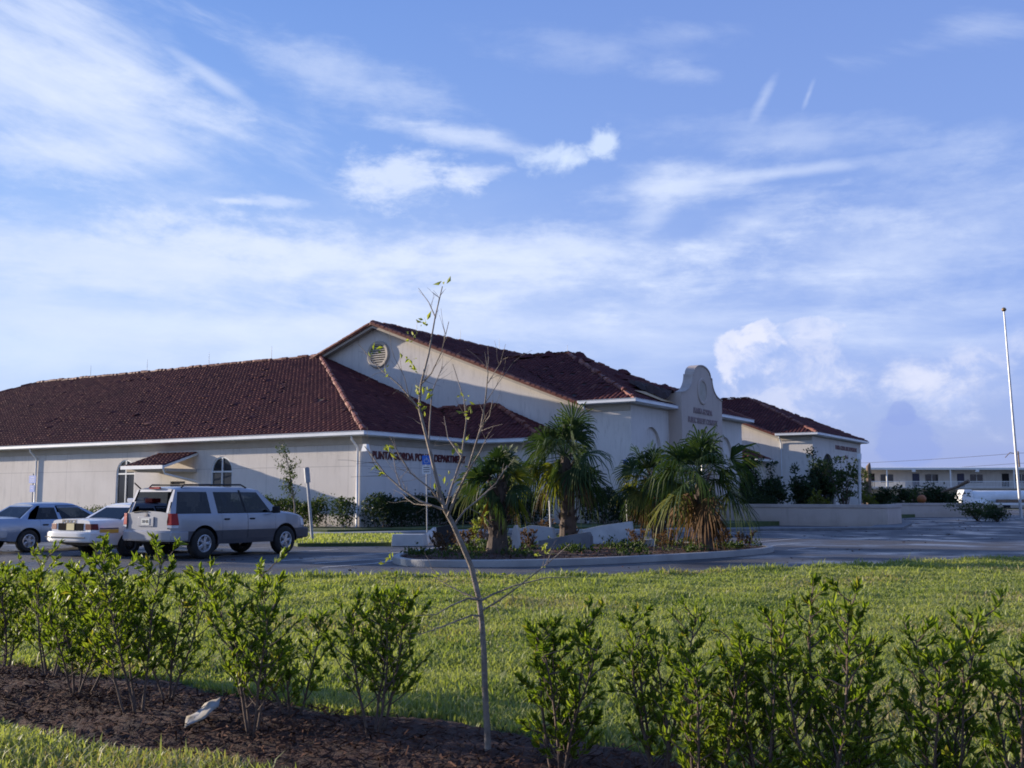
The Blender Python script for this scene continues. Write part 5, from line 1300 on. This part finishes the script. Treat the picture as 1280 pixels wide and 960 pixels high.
def shrub(base, h, w, nst, label, group=None, lm='cocoplum', lsize=.085, dens=1.0, lean=(0, 0), low=.22, name='shrub', cat='shrub', twig=.26, stemr=.011, nt=1.0):
    t = thing(name, label, cat, base, group=group)
    st = MB(); LP, LD = [], []
    for k in range(nst):
        a = 2*math.pi*(k+random.random()*.6)/nst; off = Vector((math.cos(a), math.sin(a), 0))*random.uniform(.01, .07)
        hh = h*random.uniform(.72, 1.0) if k else h*.97
        d = Vector((math.cos(a)*w/h*.55+lean[0], math.sin(a)*w/h*.55+lean[1], 1))
        P = path(off+Vector((0, 0, -.03)), d, hh*.93, 9, .05, .02)
        st.tube(P, [stemr*(1-.75*i/9)*random.uniform(.9, 1.1) for i in range(10)], 6)
        nb = int(13*hh/1.2*nt)
        for j in range(nb):
            f = low+(1-low)*(j+random.random()*.8)/nb; q = P[min(int(f*9), 8)].lerp(P[min(int(f*9)+1, 9)], f*9-int(f*9)) if f < 1 else P[-1]
            aa = j*2.4+random.uniform(-.5, .5)
            dd = Vector((math.cos(aa), math.sin(aa), random.uniform(.25, 1.1)))
            Lb = twig*random.uniform(.5, 1.15)*(1.15-.5*f)*(w/.5)**.5
            tw = path(q, dd, Lb, 4, .12, .14); st.tube(tw, [.0045, .004, .0035, .003, .002], 4)
            nl = int(dens*(11+13*random.random()))
            for i in range(nl):
                g = random.uniform(.25, 1.05)**.7; ii = min(int(g*4), 3); pt_ = tw[ii].lerp(tw[ii+1], min(g*4-ii, 1))
                td = (tw[ii+1]-tw[ii]).normalized(); LP.append(pt_); LD.append(rot_dir(td*.9+Vector((0, 0, .3)), .5))
        for i in range(int(16*dens)):
            g = random.uniform(.82, 1.0); pt_ = P[8].lerp(P[9], (g*9-8) if g*9 > 8 else 0); LP.append(pt_); LD.append(rot_dir((0, 0, .8), .5))
    st.build('stem', M['stem'], t, smooth=60)
    n = len(LP); LL = rng.uniform(.5, 1.25, n)*lsize
    v, f = leaves(np.array(LP), np.array(LD), LL, LL*rng.uniform(.34, .46, n), .12); arrays('foliage', v, f, M[lm], t)
    return t
def row_pt(t, w=.75): p = bed_pt(t, w); return Vector((p.x, p.y, .06))
def at_px(px, py=None, w=.75):
    """point of the planted row seen at picture column px"""
    x = ray(px, 700); k = x.x/x.y; t = (k*(MB0.y-V.y*w)-(MB0.x-V.x*w))/(U.x-k*U.y); return row_pt(t, w)
RG = 'green hedge shrubs planted in the mulch row'
ROW = [  # column, offset across the bed, top row, spread, stems, label, lean, density
 (8, .3, 664, .50, 4, 'open tall shrub at the left picture edge, first of the mulch row', (0, 0), .95),
 (70, .35, 702, .55, 4, 'low bushy shrub before the pale blue sedan', (.05, 0), 1.0),
 (105, .8, 712, .50, 4, 'spreading shrub between the pale blue sedan and police sedan', (.15, 0), 1.0),
 (178, 1.0, 664, .42, 3, 'shrub leaning left in front of the police sedan', (-.17, .05), 1.0),
 (216, .55, 690, .30, 2, 'thin upright shrub before the rear end of the silver wagon', (-.05, 0), .85),
 (322, 1.0, 682, .52, 3, 'rounded bright shrub beside the crumpled paper', (0, 0), 1.05),
 (372, .45, 752, .3, 2, 'small low shrub just right of the crumpled paper', (0, 0), .7),
 (472, .55, 722, .40, 3, 'compact shrub standing alone left of the bare sapling', (0, 0), 1.15),
 (700, .75, 742, .44, 4, 'dense shrub just right of the bare sapling trunk', (0, 0), 1.35),
 (822, .6, 726, .36, 3, 'slender shrub below the pale slab of the island', (0, 0), 1.0),
 (878, .9, 778, .36, 4, 'short leafy shrub between two taller ones, near the kerb end', (0, 0), 1.3),
 (945, .8, 732, .34, 3, 'dark leafy shrub below the end of the island kerb', (0, 0), 1.1),
 (1018, .85, 700, .36, 2, 'tallest shrub of the right half with a bare lower stem', (0, 0), .95),
 (1062, .6, 770, .36, 3, 'bushy shrub right of the tallest bare stemmed one', (0, 0), 1.1),
 (1168, .75, 722, .40, 3, 'open shrub below the far garden wall', (.03, 0), .95),
 (1265, .8, 778, .42, 3, 'rightmost shrub of the mulch row, cut by the picture edge', (.05, 0), 1.0),
]
random.seed(21)
for px, w, top, sp, ns, lab, lean, dn in ROW:
    p = at_px(px, None, w); h = CAMZ-(top-622)*p.y/FPX-p.z
    shrub(p, h, sp*(1.15 if px < 600 else .98), ns+1, lab, RG, lean=lean, dens=dn*random.uniform(.85, 1.1)*(1 if px < 800 else .92), lsize=random.uniform(.056, .068)*(1 if px < 600 else .92), nt=random.uniform(1.7, 2.4), twig=random.uniform(.24, .34), low=random.uniform(.10, .26) if px < 600 else random.uniform(.04, .14))
random.seed(33)
# bare sapling with few leaves
sp0 = G(610, 948, .05); SY = sp0.y
t = thing('sapling', 'storm stripped young tree with a thin grey trunk and few yellow green leaves', 'tree', sp0)
def bp(pts, y0, y1, r0, r1, mb, n=7):
    L = [D(px, py, SY+y0+(y1-y0)*i/(len(pts)-1)) for i, (px, py) in enumerate(pts)]
    mb.tube(L, [r0+(r1-r0)*i/(len(pts)-1) for i in range(len(pts))], n); return L
tr = MB(); bp([(610, 956), (609, 915), (606, 860), (605, 820), (602, 775), (599, 750), (589, 708), (578, 682), (566, 655), (556, 637)], 0, .02, .020, .015, tr, 9); tr.build('trunk', M['bark'], t, world=True, smooth=60)
BR = [([(556, 637), (549, 612), (537, 562), (524, 511), (526, 481), (536, 442), (544, 396), (553, 358)], 0, .1, .013, .003),
      ([(560, 645), (571, 617), (583, 593), (601, 535), (607, 499), (610, 466)], 0, -.25, .010, .003), ([(557, 637), (564, 611), (577, 572), (583, 526), (580, 499), (566, 455)], 0, .3, .009, .002),
      ([(566, 660), (572, 650), (582, 637), (600, 623), (620, 604), (634, 582)], 0, .2, .008, .003), ([(556, 637), (540, 632), (524, 626), (502, 611), (482, 593), (468, 574), (456, 558)], 0, .2, .009, .003),
      ([(555, 632), (538, 611), (513, 591), (498, 566), (487, 545)], 0, -.2, .007, .002), ([(553, 630), (545, 622), (528, 619)], 0, -.1, .007, .004), ([(524, 511), (500, 482), (474, 460), (448, 430)], .06, .3, .006, .002),
      ([(526, 481), (539, 467), (552, 440), (561, 402)], .07, -.2, .005, .002), ([(544, 396), (536, 378), (523, 360)], .09, .2, .004, .0015), ([(546, 390), (549, 372), (540, 365)], .09, -.05, .003, .0015), ([(536, 562), (537, 530), (540, 490), (553, 458)], .03, .2, .006, .002),
      ([(601, 535), (612, 520), (616, 500)], -.15, -.3, .005, .002), ([(583, 593), (600, 565), (612, 540)], -.1, -.3, .005, .002), ([(577, 572), (560, 548), (555, 520)], .1, .4, .004, .0015), ([(610, 466), (606, 440)], -.25, -.27, .003, .001),
      ([(599, 750), (585, 748), (564, 757), (545, 768), (519, 770)], 0, -.3, .007, .002), ([(600, 770), (590, 769), (564, 779), (540, 788), (520, 794)], 0, -.2, .007, .002), ([(601, 751), (618, 742), (643, 732), (684, 722), (722, 721)], 0, .3, .007, .002), ([(603, 763), (625, 750), (647, 734), (684, 705), (712, 680)], 0, -.2, .007, .002),
      ([(595, 748), (572, 738), (552, 727), (538, 709)], 0, .2, .005, .002), ([(502, 611), (495, 590), (490, 560)], .1, .2, .004, .0015), ([(482, 593), (470, 585), (461, 566)], .15, .1, .003, .0015), ([(540, 632), (518, 630), (506, 622)], 0, .2, .004, .002),
      ([(524, 511), (512, 498), (505, 470), (492, 445)], .05, -.2, .004, .0015), ([(609, 480), (625, 455), (632, 430)], -.25, -.35, .003, .001), ([(606, 505), (622, 480), (640, 455)], -.2, -.1, .003, .001)]
for pts, y0, y1, r0, r1 in BR:
    mb = MB(); L = bp(pts, y0, y1, r0, r1, mb, 6)
    for _ in range(7 if len(pts) > 3 else 3):
        i = random.randrange(1, len(L)); d = (L[i]-L[i-1]).normalized(); mb.tube(path(L[i-1].lerp(L[i], random.random()), rot_dir(d, .5), random.uniform(.06, .24), 3, .14), [max(r1*.9, .0013), max(r1*.7, .0011), .001, .0008], 4)
    mb.build('branch', M['bark'], t, world=True, smooth=60)
LP, LD = [], []
for px, py in ((554, 352), (531, 401), (514, 421), (470, 437), (487, 463), (509, 453), (521, 463), (535, 495), (577, 496), (592, 508), (582, 517), (579, 557), (568, 564), (559, 596), (474, 590), (489, 564), (530, 511), (523, 487), (545, 722), (683, 694), (676, 702), (488, 700), (639, 721), (548, 612), (610, 655), (598, 640), (436, 640)):
    if px == 436: continue
    c = D(px, py, SY+random.uniform(-.1, .15))
    for i in range(random.randint(3, 7)): LP.append(c+Vector((random.gauss(0, .018),)*1+(random.gauss(0, .02), random.gauss(0, .022)))); LD.append(rot_dir((0, 0, .4), .7))
n = len(LP); LL = rng.uniform(.032, .058, n); v, f = leaves(np.array(LP), np.array(LD), LL, LL*.45); arrays('foliage', v, f, M['sapleaf'], t).matrix_parent_inverse = Matrix.Translation(-Vector(t.location))
shrub(G(487, 742, .04), .42, .12, 1, 'single thin seedling sprouting behind the compact lone shrub', dens=.35, lsize=.07, twig=.1, name='seedling', cat='plant')

# ---- fan palms
def palm(base, h, L, nf, label, yellow=(), dead=0, lean=(0, 0), boots=26, tr=.17, droop=.32, wind=(0.25, 0, 0), low=-62):
    t = thing('fan_palm', label, 'palm', base)
    top = Vector((lean[0], lean[1], h)); tb = MB(); P = [Vector((0, 0, -.1)).lerp(top, i/6)+Vector((0, 0, 0)) for i in range(7)]
    tb.tube(P, [tr*1.25, tr*1.05, tr*.9, tr*.85, tr*.85, tr*.8, tr*.5], 12)
    for i in range(int(boots*h)):                                # criss-cross old leaf bases
        f = random.uniform(.03, 1.0); a = i*2.4; o = Vector((0, 0, 0)).lerp(top, f); out = Vector((math.cos(a), math.sin(a), 0)); side = Vector((-out.y, out.x, 0))
        b0 = o+out*tr*.75; tip = b0+out*random.uniform(.08, .20)+Vector((0, 0, random.uniform(.12, .30))); w = .06
        tb.hexa([b0-side*w, b0+side*w, b0+side*w+out*.04, b0-side*w+out*.04, tip-side*w*.6, tip+side*w*.6, tip+side*w*.6+out*.02, tip-side*w*.6+out*.02])
    tb.build('trunk', M['palm_bark'], t, fix=False)
    mb = {'palm': MB(), 'palm_yellow': MB(), 'palm_dead': MB()}; pe = MB()
    def frond(az, el, Lf, key, dr):
        m = mb[key]; d = Vector((math.cos(az)*math.cos(el), math.sin(az)*math.cos(el), math.sin(el)))
        d = (d+Vector(wind)*random.uniform(.3, 1)).normalized()
        p0 = top+Vector((0, 0, random.uniform(-.12, .1)))+d*tr*.4; pl_ = Lf*random.uniform(.28, .55); pts = [p0]; dd = Vector(d)
        for i in range(4): dd = (dd+Vector((0, 0, -dr*.2*(i*.5)))).normalized(); pts.append(pts[-1]+dd*pl_/4)
        pe.tube(pts, [.018, .014, .012, .010, .009], 5)
        hub = pts[-1]; s = dd.cross(Vector((0, 0, 1))); s = s.normalized() if s.length > .05 else Vector((1, 0, 0)); nrm = s.cross(dd); ro_ = random.gauss(0, .75); s, nrm = s*math.cos(ro_)+nrm*math.sin(ro_), nrm*math.cos(ro_)-s*math.sin(ro_)
        nl = 25; fold_ = random.uniform(.05, .3); fan = R(random.uniform(130, 225))
        for i in range(nl):
            g = (i/(nl-1)-.5)*fan; l = Lf*.68*(1-.35*abs(g)/R(115))*random.uniform(.88, 1.08)
            q = (dd*math.cos(g)+s*math.sin(g)+nrm*(fold_*math.cos(g*2)+random.gauss(0, .06))).normalized(); wv = q.cross(nrm).normalized()
            w = .025; sg = dr*random.uniform(.6, 1.5); A_ = hub; B_ = hub+q*l*.48+Vector((0, 0, -sg*l*.07)); C_ = hub+q*l*.82+Vector((0, 0, -sg*l*.42)); E_ = hub+q*l*.98+Vector((0, 0, -sg*l*1.05))
            i0 = len(m.v); m.v += [tuple(A_-wv*w*.3), tuple(A_+wv*w*.3), tuple(B_+wv*w), tuple(B_-wv*w), tuple(C_+wv*w*.7), tuple(C_-wv*w*.7), tuple(E_)]
            m.f += [(i0, i0+1, i0+2, i0+3), (i0+3, i0+2, i0+4, i0+5), (i0+5, i0+4, i0+6)]; m.mi += [0, 0, 0]
    for k in range(nf):
        f = (k+.5)/nf; el = R(80-(80-low)*f**1.05+random.gauss(0, 13)); key = 'palm_yellow' if k in yellow else 'palm'
        frond(k*2.39996+random.gauss(0, .2), el, L*random.uniform(.82, 1.1), key, droop*random.uniform(.8, 1.5)*(1+.4*f))
    for k in range(dead): frond(k*2.1+random.random(), R(random.uniform(-88, -45)), L*random.uniform(.8, 1.0), 'palm_dead', .5)
    for key, m in mb.items():
        if m.v: m.build('fronds', M[key], t, fix=False)
    pe.build('leaf_stalks', M['palm_dead'] if dead > 5 else M['palm'], t, smooth=60)
    return t
random.seed(4)
isl = lambda px, py: G(px, py, .13)
b1 = isl(622, 692); palm(b1, 1.95, 1.05, 24, 'smallest fan palm with a pale booted trunk and loose crown before the dark arched window', yellow=(8, 13, 17, 21), dead=2, tr=.27, droop=.32, wind=(-.05, 0, 0), low=-48, boots=46)
b2 = isl(711, 678); palm(b2, 2.85, 1.65, 36, 'tallest fan palm with a full drooping crown on the island', yellow=(25, 30, 33), dead=2, tr=.27, droop=.36, lean=(-.1, 0), wind=(-.1, 0, .08), low=-52)
b3 = isl(882, 688); palm(b3, 2.05, 1.6, 28, 'drooping fan palm with dead brown skirt before the entrance gable', yellow=(25,), dead=5, boots=9, tr=.2, droop=.44, lean=(-.12, 0), wind=(.02, 0, 0), low=-30)
b4 = isl(826, 677); palm(b4, 2.1, 1.4, 24, 'windblown fan palm with brown fronds between two other palms', yellow=(12, 20), dead=6, tr=.22, droop=.42, lean=(-.25, .1), wind=(-.25, 0, 0), low=-50)
for k in range(0): pass
# ---- broadleaf bushes by the walls
def bush(base, h, w, label, lm='darkleaf', nl=1500, ls=.16, name='bush', cat='bush', group=None, limbs=9, low=.1, trunk=.05, ragged=.22):
    t = thing(name, label, cat, base, group=group); st = MB(); LP, LD = [], []
    tips = []
    for k in range(limbs):
        a = k*2.4+random.uniform(-.3, .3); f = random.random(); tgt = Vector((math.cos(a)*w*.5*random.uniform(.3, 1), math.sin(a)*w*.5*random.uniform(.3, 1), h*(low+(1-low)*(.35+.62*f))))
        if k == 0: tgt = Vector((random.gauss(0, .08)*w, 0, h*.93))
        L = [Vector((0, 0, -.05)), tgt*.45+Vector((0, 0, h*.08)), tgt]; st.tube(L, [trunk, trunk*.6, trunk*.2], 6); tips.append(L)
        for j in range(4): q = L[1].lerp(L[2], random.random()); e = q+Vector((random.gauss(0, .2)*w, random.gauss(0, .2)*w, random.uniform(-.05, .2)*h)); st.tube([q, e], [trunk*.25, trunk*.1], 4); tips.append([q, q.lerp(e, .5), e])
    st.build('stem', M['stem'], t, smooth=60)
    for i in range(nl):
        L = random.choice(tips); g = random.uniform(.15, 1.05); q = L[1].lerp(L[2], g); rr = ragged*w*.5*random.random()**.6
        p = q+Vector((random.gauss(0, 1), random.gauss(0, 1), random.gauss(0, .8))).normalized()*rr
        if p.z < .03: p.z = random.uniform(.03, .2)
        LP.append(p); LD.append(rot_dir((p-q).normalized()*.6+Vector((0, 0, .2)), .6))
    n = len(LP); LL = rng.uniform(.6, 1.2, n)*ls; v, f = leaves(np.array(LP), np.array(LD), LL, LL*rng.uniform(.4, .6, n)); arrays('foliage', v, f, M[lm], t)
    return t
random.seed(11)
def gz_(px, py, Y): q = D(px, py, Y); return Vector((q.x, q.y, 0.05))
def bush_px(px, top, Y, wpx, label, **k):
    b = gz_(px, 640, Y); h = CAMZ+(622-top)*Y/FPX-.05; return bush(b, h, wpx*Y/FPX, label, **k)
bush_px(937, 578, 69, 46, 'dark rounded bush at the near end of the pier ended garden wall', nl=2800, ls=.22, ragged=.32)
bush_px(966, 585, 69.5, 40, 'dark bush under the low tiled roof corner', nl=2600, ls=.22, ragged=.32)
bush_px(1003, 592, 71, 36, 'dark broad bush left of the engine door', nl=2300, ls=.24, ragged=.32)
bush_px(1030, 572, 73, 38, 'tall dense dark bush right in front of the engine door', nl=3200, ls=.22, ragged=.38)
bush_px(1056, 568, 71, 46, 'open grey green tree under the fire station lettering', lm='hedge', nl=1100, ls=.24, name='broadleaf_tree', cat='tree', limbs=12, ragged=.18)
bush_px(1080, 582, 75, 22, 'thin ragged shrub beside the white capped pole', lm='hedge', nl=350, ls=.22, limbs=6)
bush_px(1024, 616, 67, 34, 'small yellow green fern like plant behind the garden wall', lm='palm_yellow', nl=420, ls=.3, name='low_plant', cat='plant', limbs=7)
bush_px(1087, 615, 68, 20, 'small bright plant at the corner of the nearer garden wall', lm='palm_yellow', nl=360, ls=.22, name='low_plant', cat='plant', limbs=6)
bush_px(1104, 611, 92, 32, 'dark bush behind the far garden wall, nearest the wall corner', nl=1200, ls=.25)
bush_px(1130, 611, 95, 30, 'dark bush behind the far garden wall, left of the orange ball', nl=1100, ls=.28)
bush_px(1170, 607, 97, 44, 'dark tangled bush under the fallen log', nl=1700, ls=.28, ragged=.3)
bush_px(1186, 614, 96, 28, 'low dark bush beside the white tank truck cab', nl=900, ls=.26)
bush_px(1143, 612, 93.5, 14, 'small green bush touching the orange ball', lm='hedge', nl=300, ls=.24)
bush(Vector((G(1222, 651).x, G(1222, 651).y, 0)), 1.25, 3.2, 'flattened green shrub pile on the asphalt before the tank truck', lm='hedge', nl=1500, ls=.17, limbs=14, trunk=.03, low=0)
bush(Vector((G(1247, 652).x, G(1247, 652).y, 0)), .8, 2.2, 'low dark shrub pile at the foot of the flagpole', lm='darkleaf', nl=900, ls=.16, limbs=10, trunk=.03, low=0)
o = MB(); q0, q1 = D(1087, 640, 78), D(1085.5, 583, 78); o.tube([Vector((q0.x, 78, -.1)), q0.lerp(q1, .5), q1, q1+Vector((.1, 0, .25))], [.24, .2, .18, .05], 10); tag(o.build('snapped_trunk', M['wood'], smooth=60), 'snapped bare tree trunk standing beside the fire station end', 'trunk')
q0 = D(1196, 609, 95); q1 = D(1211, 601, 94); lg = MB(); lg.tube([Vector((q0.x-1.2, 95.6, 2.1)), q0, q1], [.08, .13, .17], 8); tag(lg.build('fallen_log', M['wood'], smooth=60), 'fallen log resting slanted over the dark tangled bush', 'log')
q = D(1152, 624, 92.5); o = MB(); o.lathe([(.01, -.4), (.23, -.34), (.37, -.15), (.4, 0), (.37, .15), (.23, .34), (.01, .4)], q, (0, 0, 1), 20); tag(o.build('orange_ball', mat('orange_plastic', (.30, .09, .025), (.36, .12, .03), .6, 3), smooth=60), 'orange ball like object above the far garden wall', 'ball')
# hedges
def hedge(p0, p1, h, depth, label, lm, nl, ls, base=.22, gaps=()):
    p0, p1 = Vector(p0), Vector(p1); L = (p1-p0).length; d = (p1-p0)/L; nn = Vector((d.y, -d.x, 0)); t = thing('hedge', label, 'hedge', (*p0.xy, base))
    st = MB(); LP, LD = [], []; nb = int(L*5); ph = [random.uniform(0, 6) for _ in range(3)]
    hf = lambda x: h*(.86+.08*math.sin(x*1.3+ph[0])+.07*math.sin(x*3.1+ph[1])+.05*math.sin(x*7+ph[2]))
    for i in range(nb):
        x = random.uniform(0, L)
        if any(a < x < b for a, b in gaps): continue
        y = random.uniform(-.3, .3)*depth; q = d*x+nn*y; st.tube(path(q, rot_dir((0, 0, 1), .15), hf(x)*.9, 4, .1), [.018, .014, .011, .008, .004], 4)
    for i in range(nl):
        x = random.uniform(0, L)
        if any(a < x < b for a, b in gaps) and random.random() > .12: continue
        z = hf(x)*random.random()**.6; y = random.uniform(-.5, .5)*depth*(1 if z < .8*h else .8); z += random.gauss(0, .05)+(random.random() < .06)*random.uniform(0, .25)
        LP.append(d*x+nn*y+Vector((0, 0, max(z, .02)))); LD.append(rot_dir((nn.x*.4, nn.y*.4, .5), .7))
    st.build('stem', M['stem'], t); n = len(LP); LL = rng.uniform(.6, 1.2, n)*ls; v, f = leaves(np.array(LP), np.array(LD), LL, LL*.55); arrays('foliage', v, f, M[lm], t); return t
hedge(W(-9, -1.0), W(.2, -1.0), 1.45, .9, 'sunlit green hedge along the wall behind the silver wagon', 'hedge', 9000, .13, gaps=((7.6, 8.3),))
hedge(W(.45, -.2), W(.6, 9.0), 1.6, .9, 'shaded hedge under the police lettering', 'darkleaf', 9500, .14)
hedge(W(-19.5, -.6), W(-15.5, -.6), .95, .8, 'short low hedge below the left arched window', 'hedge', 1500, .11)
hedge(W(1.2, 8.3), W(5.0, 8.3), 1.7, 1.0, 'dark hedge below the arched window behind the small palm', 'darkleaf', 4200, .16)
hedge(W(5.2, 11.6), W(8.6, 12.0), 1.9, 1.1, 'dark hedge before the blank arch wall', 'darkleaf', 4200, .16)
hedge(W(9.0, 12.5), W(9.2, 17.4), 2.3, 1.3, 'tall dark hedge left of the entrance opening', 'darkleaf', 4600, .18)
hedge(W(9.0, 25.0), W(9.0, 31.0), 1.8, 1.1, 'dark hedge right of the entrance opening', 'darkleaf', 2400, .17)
# small facade tree
b0 = W(-2.2, -2.0, .2); t = thing('slim_tree', 'slim sparse leaved tree leaning left against the sunlit wall', 'tree', b0); tp = D(356, 562, b0.y)-b0
tb = MB(); tb.tube([Vector((0, 0, -.1)), tp*.3+Vector((.12, 0, 0)), tp*.65+Vector((.1, 0, 0)), tp], [.05, .04, .025, .01], 7); tb.build('trunk', M['bark'], t, smooth=60)
LP, LD = [], []; brm = MB()
for i in range(26):
    f = random.uniform(.38, 1.0); q = tp*f+Vector((.1, 0, 0))*(1-f); e = path(q, rot_dir((random.uniform(-1, .9), random.uniform(-.6, .6), .9), .3), random.uniform(.4, .9), 4, .12); brm.tube(e, [.012, .009, .007, .005, .003], 4)
    for k in range(22): LP.append(e[random.randrange(1, 5)]+Vector((random.gauss(0, .07), random.gauss(0, .07), random.gauss(0, .07)))); LD.append(rot_dir((0, 0, .2), .8))
brm.build('branches', M['stem'], t); n = len(LP); LL = rng.uniform(.08, .15, n); v, f = leaves(np.array(LP), np.array(LD), LL, LL*.5); arrays('foliage', v, f, M['hedge'], t)
# island ground cover and rusty shrubs
pl_ = [tuple(p) for p in shrink(ISL, .35)]
n = 60; X = rng.uniform(-3, 8, 900); Y = rng.uniform(24.5, 37, 900); k = inside(pl_, X, Y) & (np.sin(X*2.1+1)*np.sin(Y*1.7) > .25); X, Y = X[k][:170], Y[k][:170]
LP, LD = [], []
for x, y in zip(X, Y):
    for i in range(22): LP.append((x+random.gauss(0, .13), y+random.gauss(0, .13), .15+abs(random.gauss(0, .07)))); LD.append(rot_dir((0, 0, .8), .7))
n = len(LP); LL = rng.uniform(.07, .14, n); v, f = leaves(np.array(LP), np.array(LD), LL, LL*.5); tag(arrays('ground_cover', v, f, M['hedge']), 'low green ground cover spread over the parking island', 'ground cover', kind='stuff')
IG = 'rusty leaved low shrubs on the parking island'
random.seed(8)
for px, py, h, lab in ((550, 693, .62, 'rusty twiggy shrub at the left tip of the island beside the dark box'), (578, 689, .7, 'rusty twiggy shrub just left of the small palm trunk'), (600, 678, .75, 'taller rusty shrub behind the small palm'), (660, 686, .62, 'rusty shrub right of the narrow upright slab'),
                       (684, 672, .75, 'rusty shrub in front of the grey rubble slab'), (760, 676, .6, 'rusty shrub before the pale broken slab'), (797, 684, .6, 'rusty shrub beside the small kerb chunk'), (832, 687, .6, 'rusty shrub under the windblown palm'), (905, 684, .6, 'leafless dark shrub right of the drooping palm trunk'), (932, 684, .55, 'leafless dark shrub at the right tip of the island')):
    shrub(isl(px, py), h, .55, 5, lab, IG, lm='twigleaf', lsize=.075, dens=.75, low=.1, name='rusty_shrub', twig=.2, stemr=.008, nt=1.6)
shrub(isl(592, 688), .95, .25, 2, 'bright green sprig beside the small palm', dens=.8, lsize=.11, name='sprig', cat='plant', lm='sapleaf')
# crumpled paper in the mulch
c0 = G(253, 900, .10); K = 9; mb = MB(); gr = []
for i in range(K):
    for j in range(5):
        a, b_ = i/(K-1)-.5, j/4-.5; wd_ = .5+.5*(1-abs(a)*1.2)
        gr.append(mb.pt(c0+Vector((a*.20-b_*.02, a*.10+b_*.16*wd_, .05+a*.12+b_*.06+.012*math.sin(i*1.1+j*.7)+random.gauss(0, .004)))))
for i in range(K-1):
    for j in range(4): mb.f.append((gr[i*5+j], gr[i*5+j+1], gr[(i+1)*5+j+1], gr[(i+1)*5+j])); mb.mi.append(0)
o = mb.build('crumpled_paper', mat('stained_paper', (.30, .31, .33), (.26, .21, .14), .8, 9), smooth=60); tag(o, 'crumpled off white paper lying on the dark mulch', 'litter')
sm = o.modifiers.new('thick', 'SOLIDIFY'); sm.thickness = .002
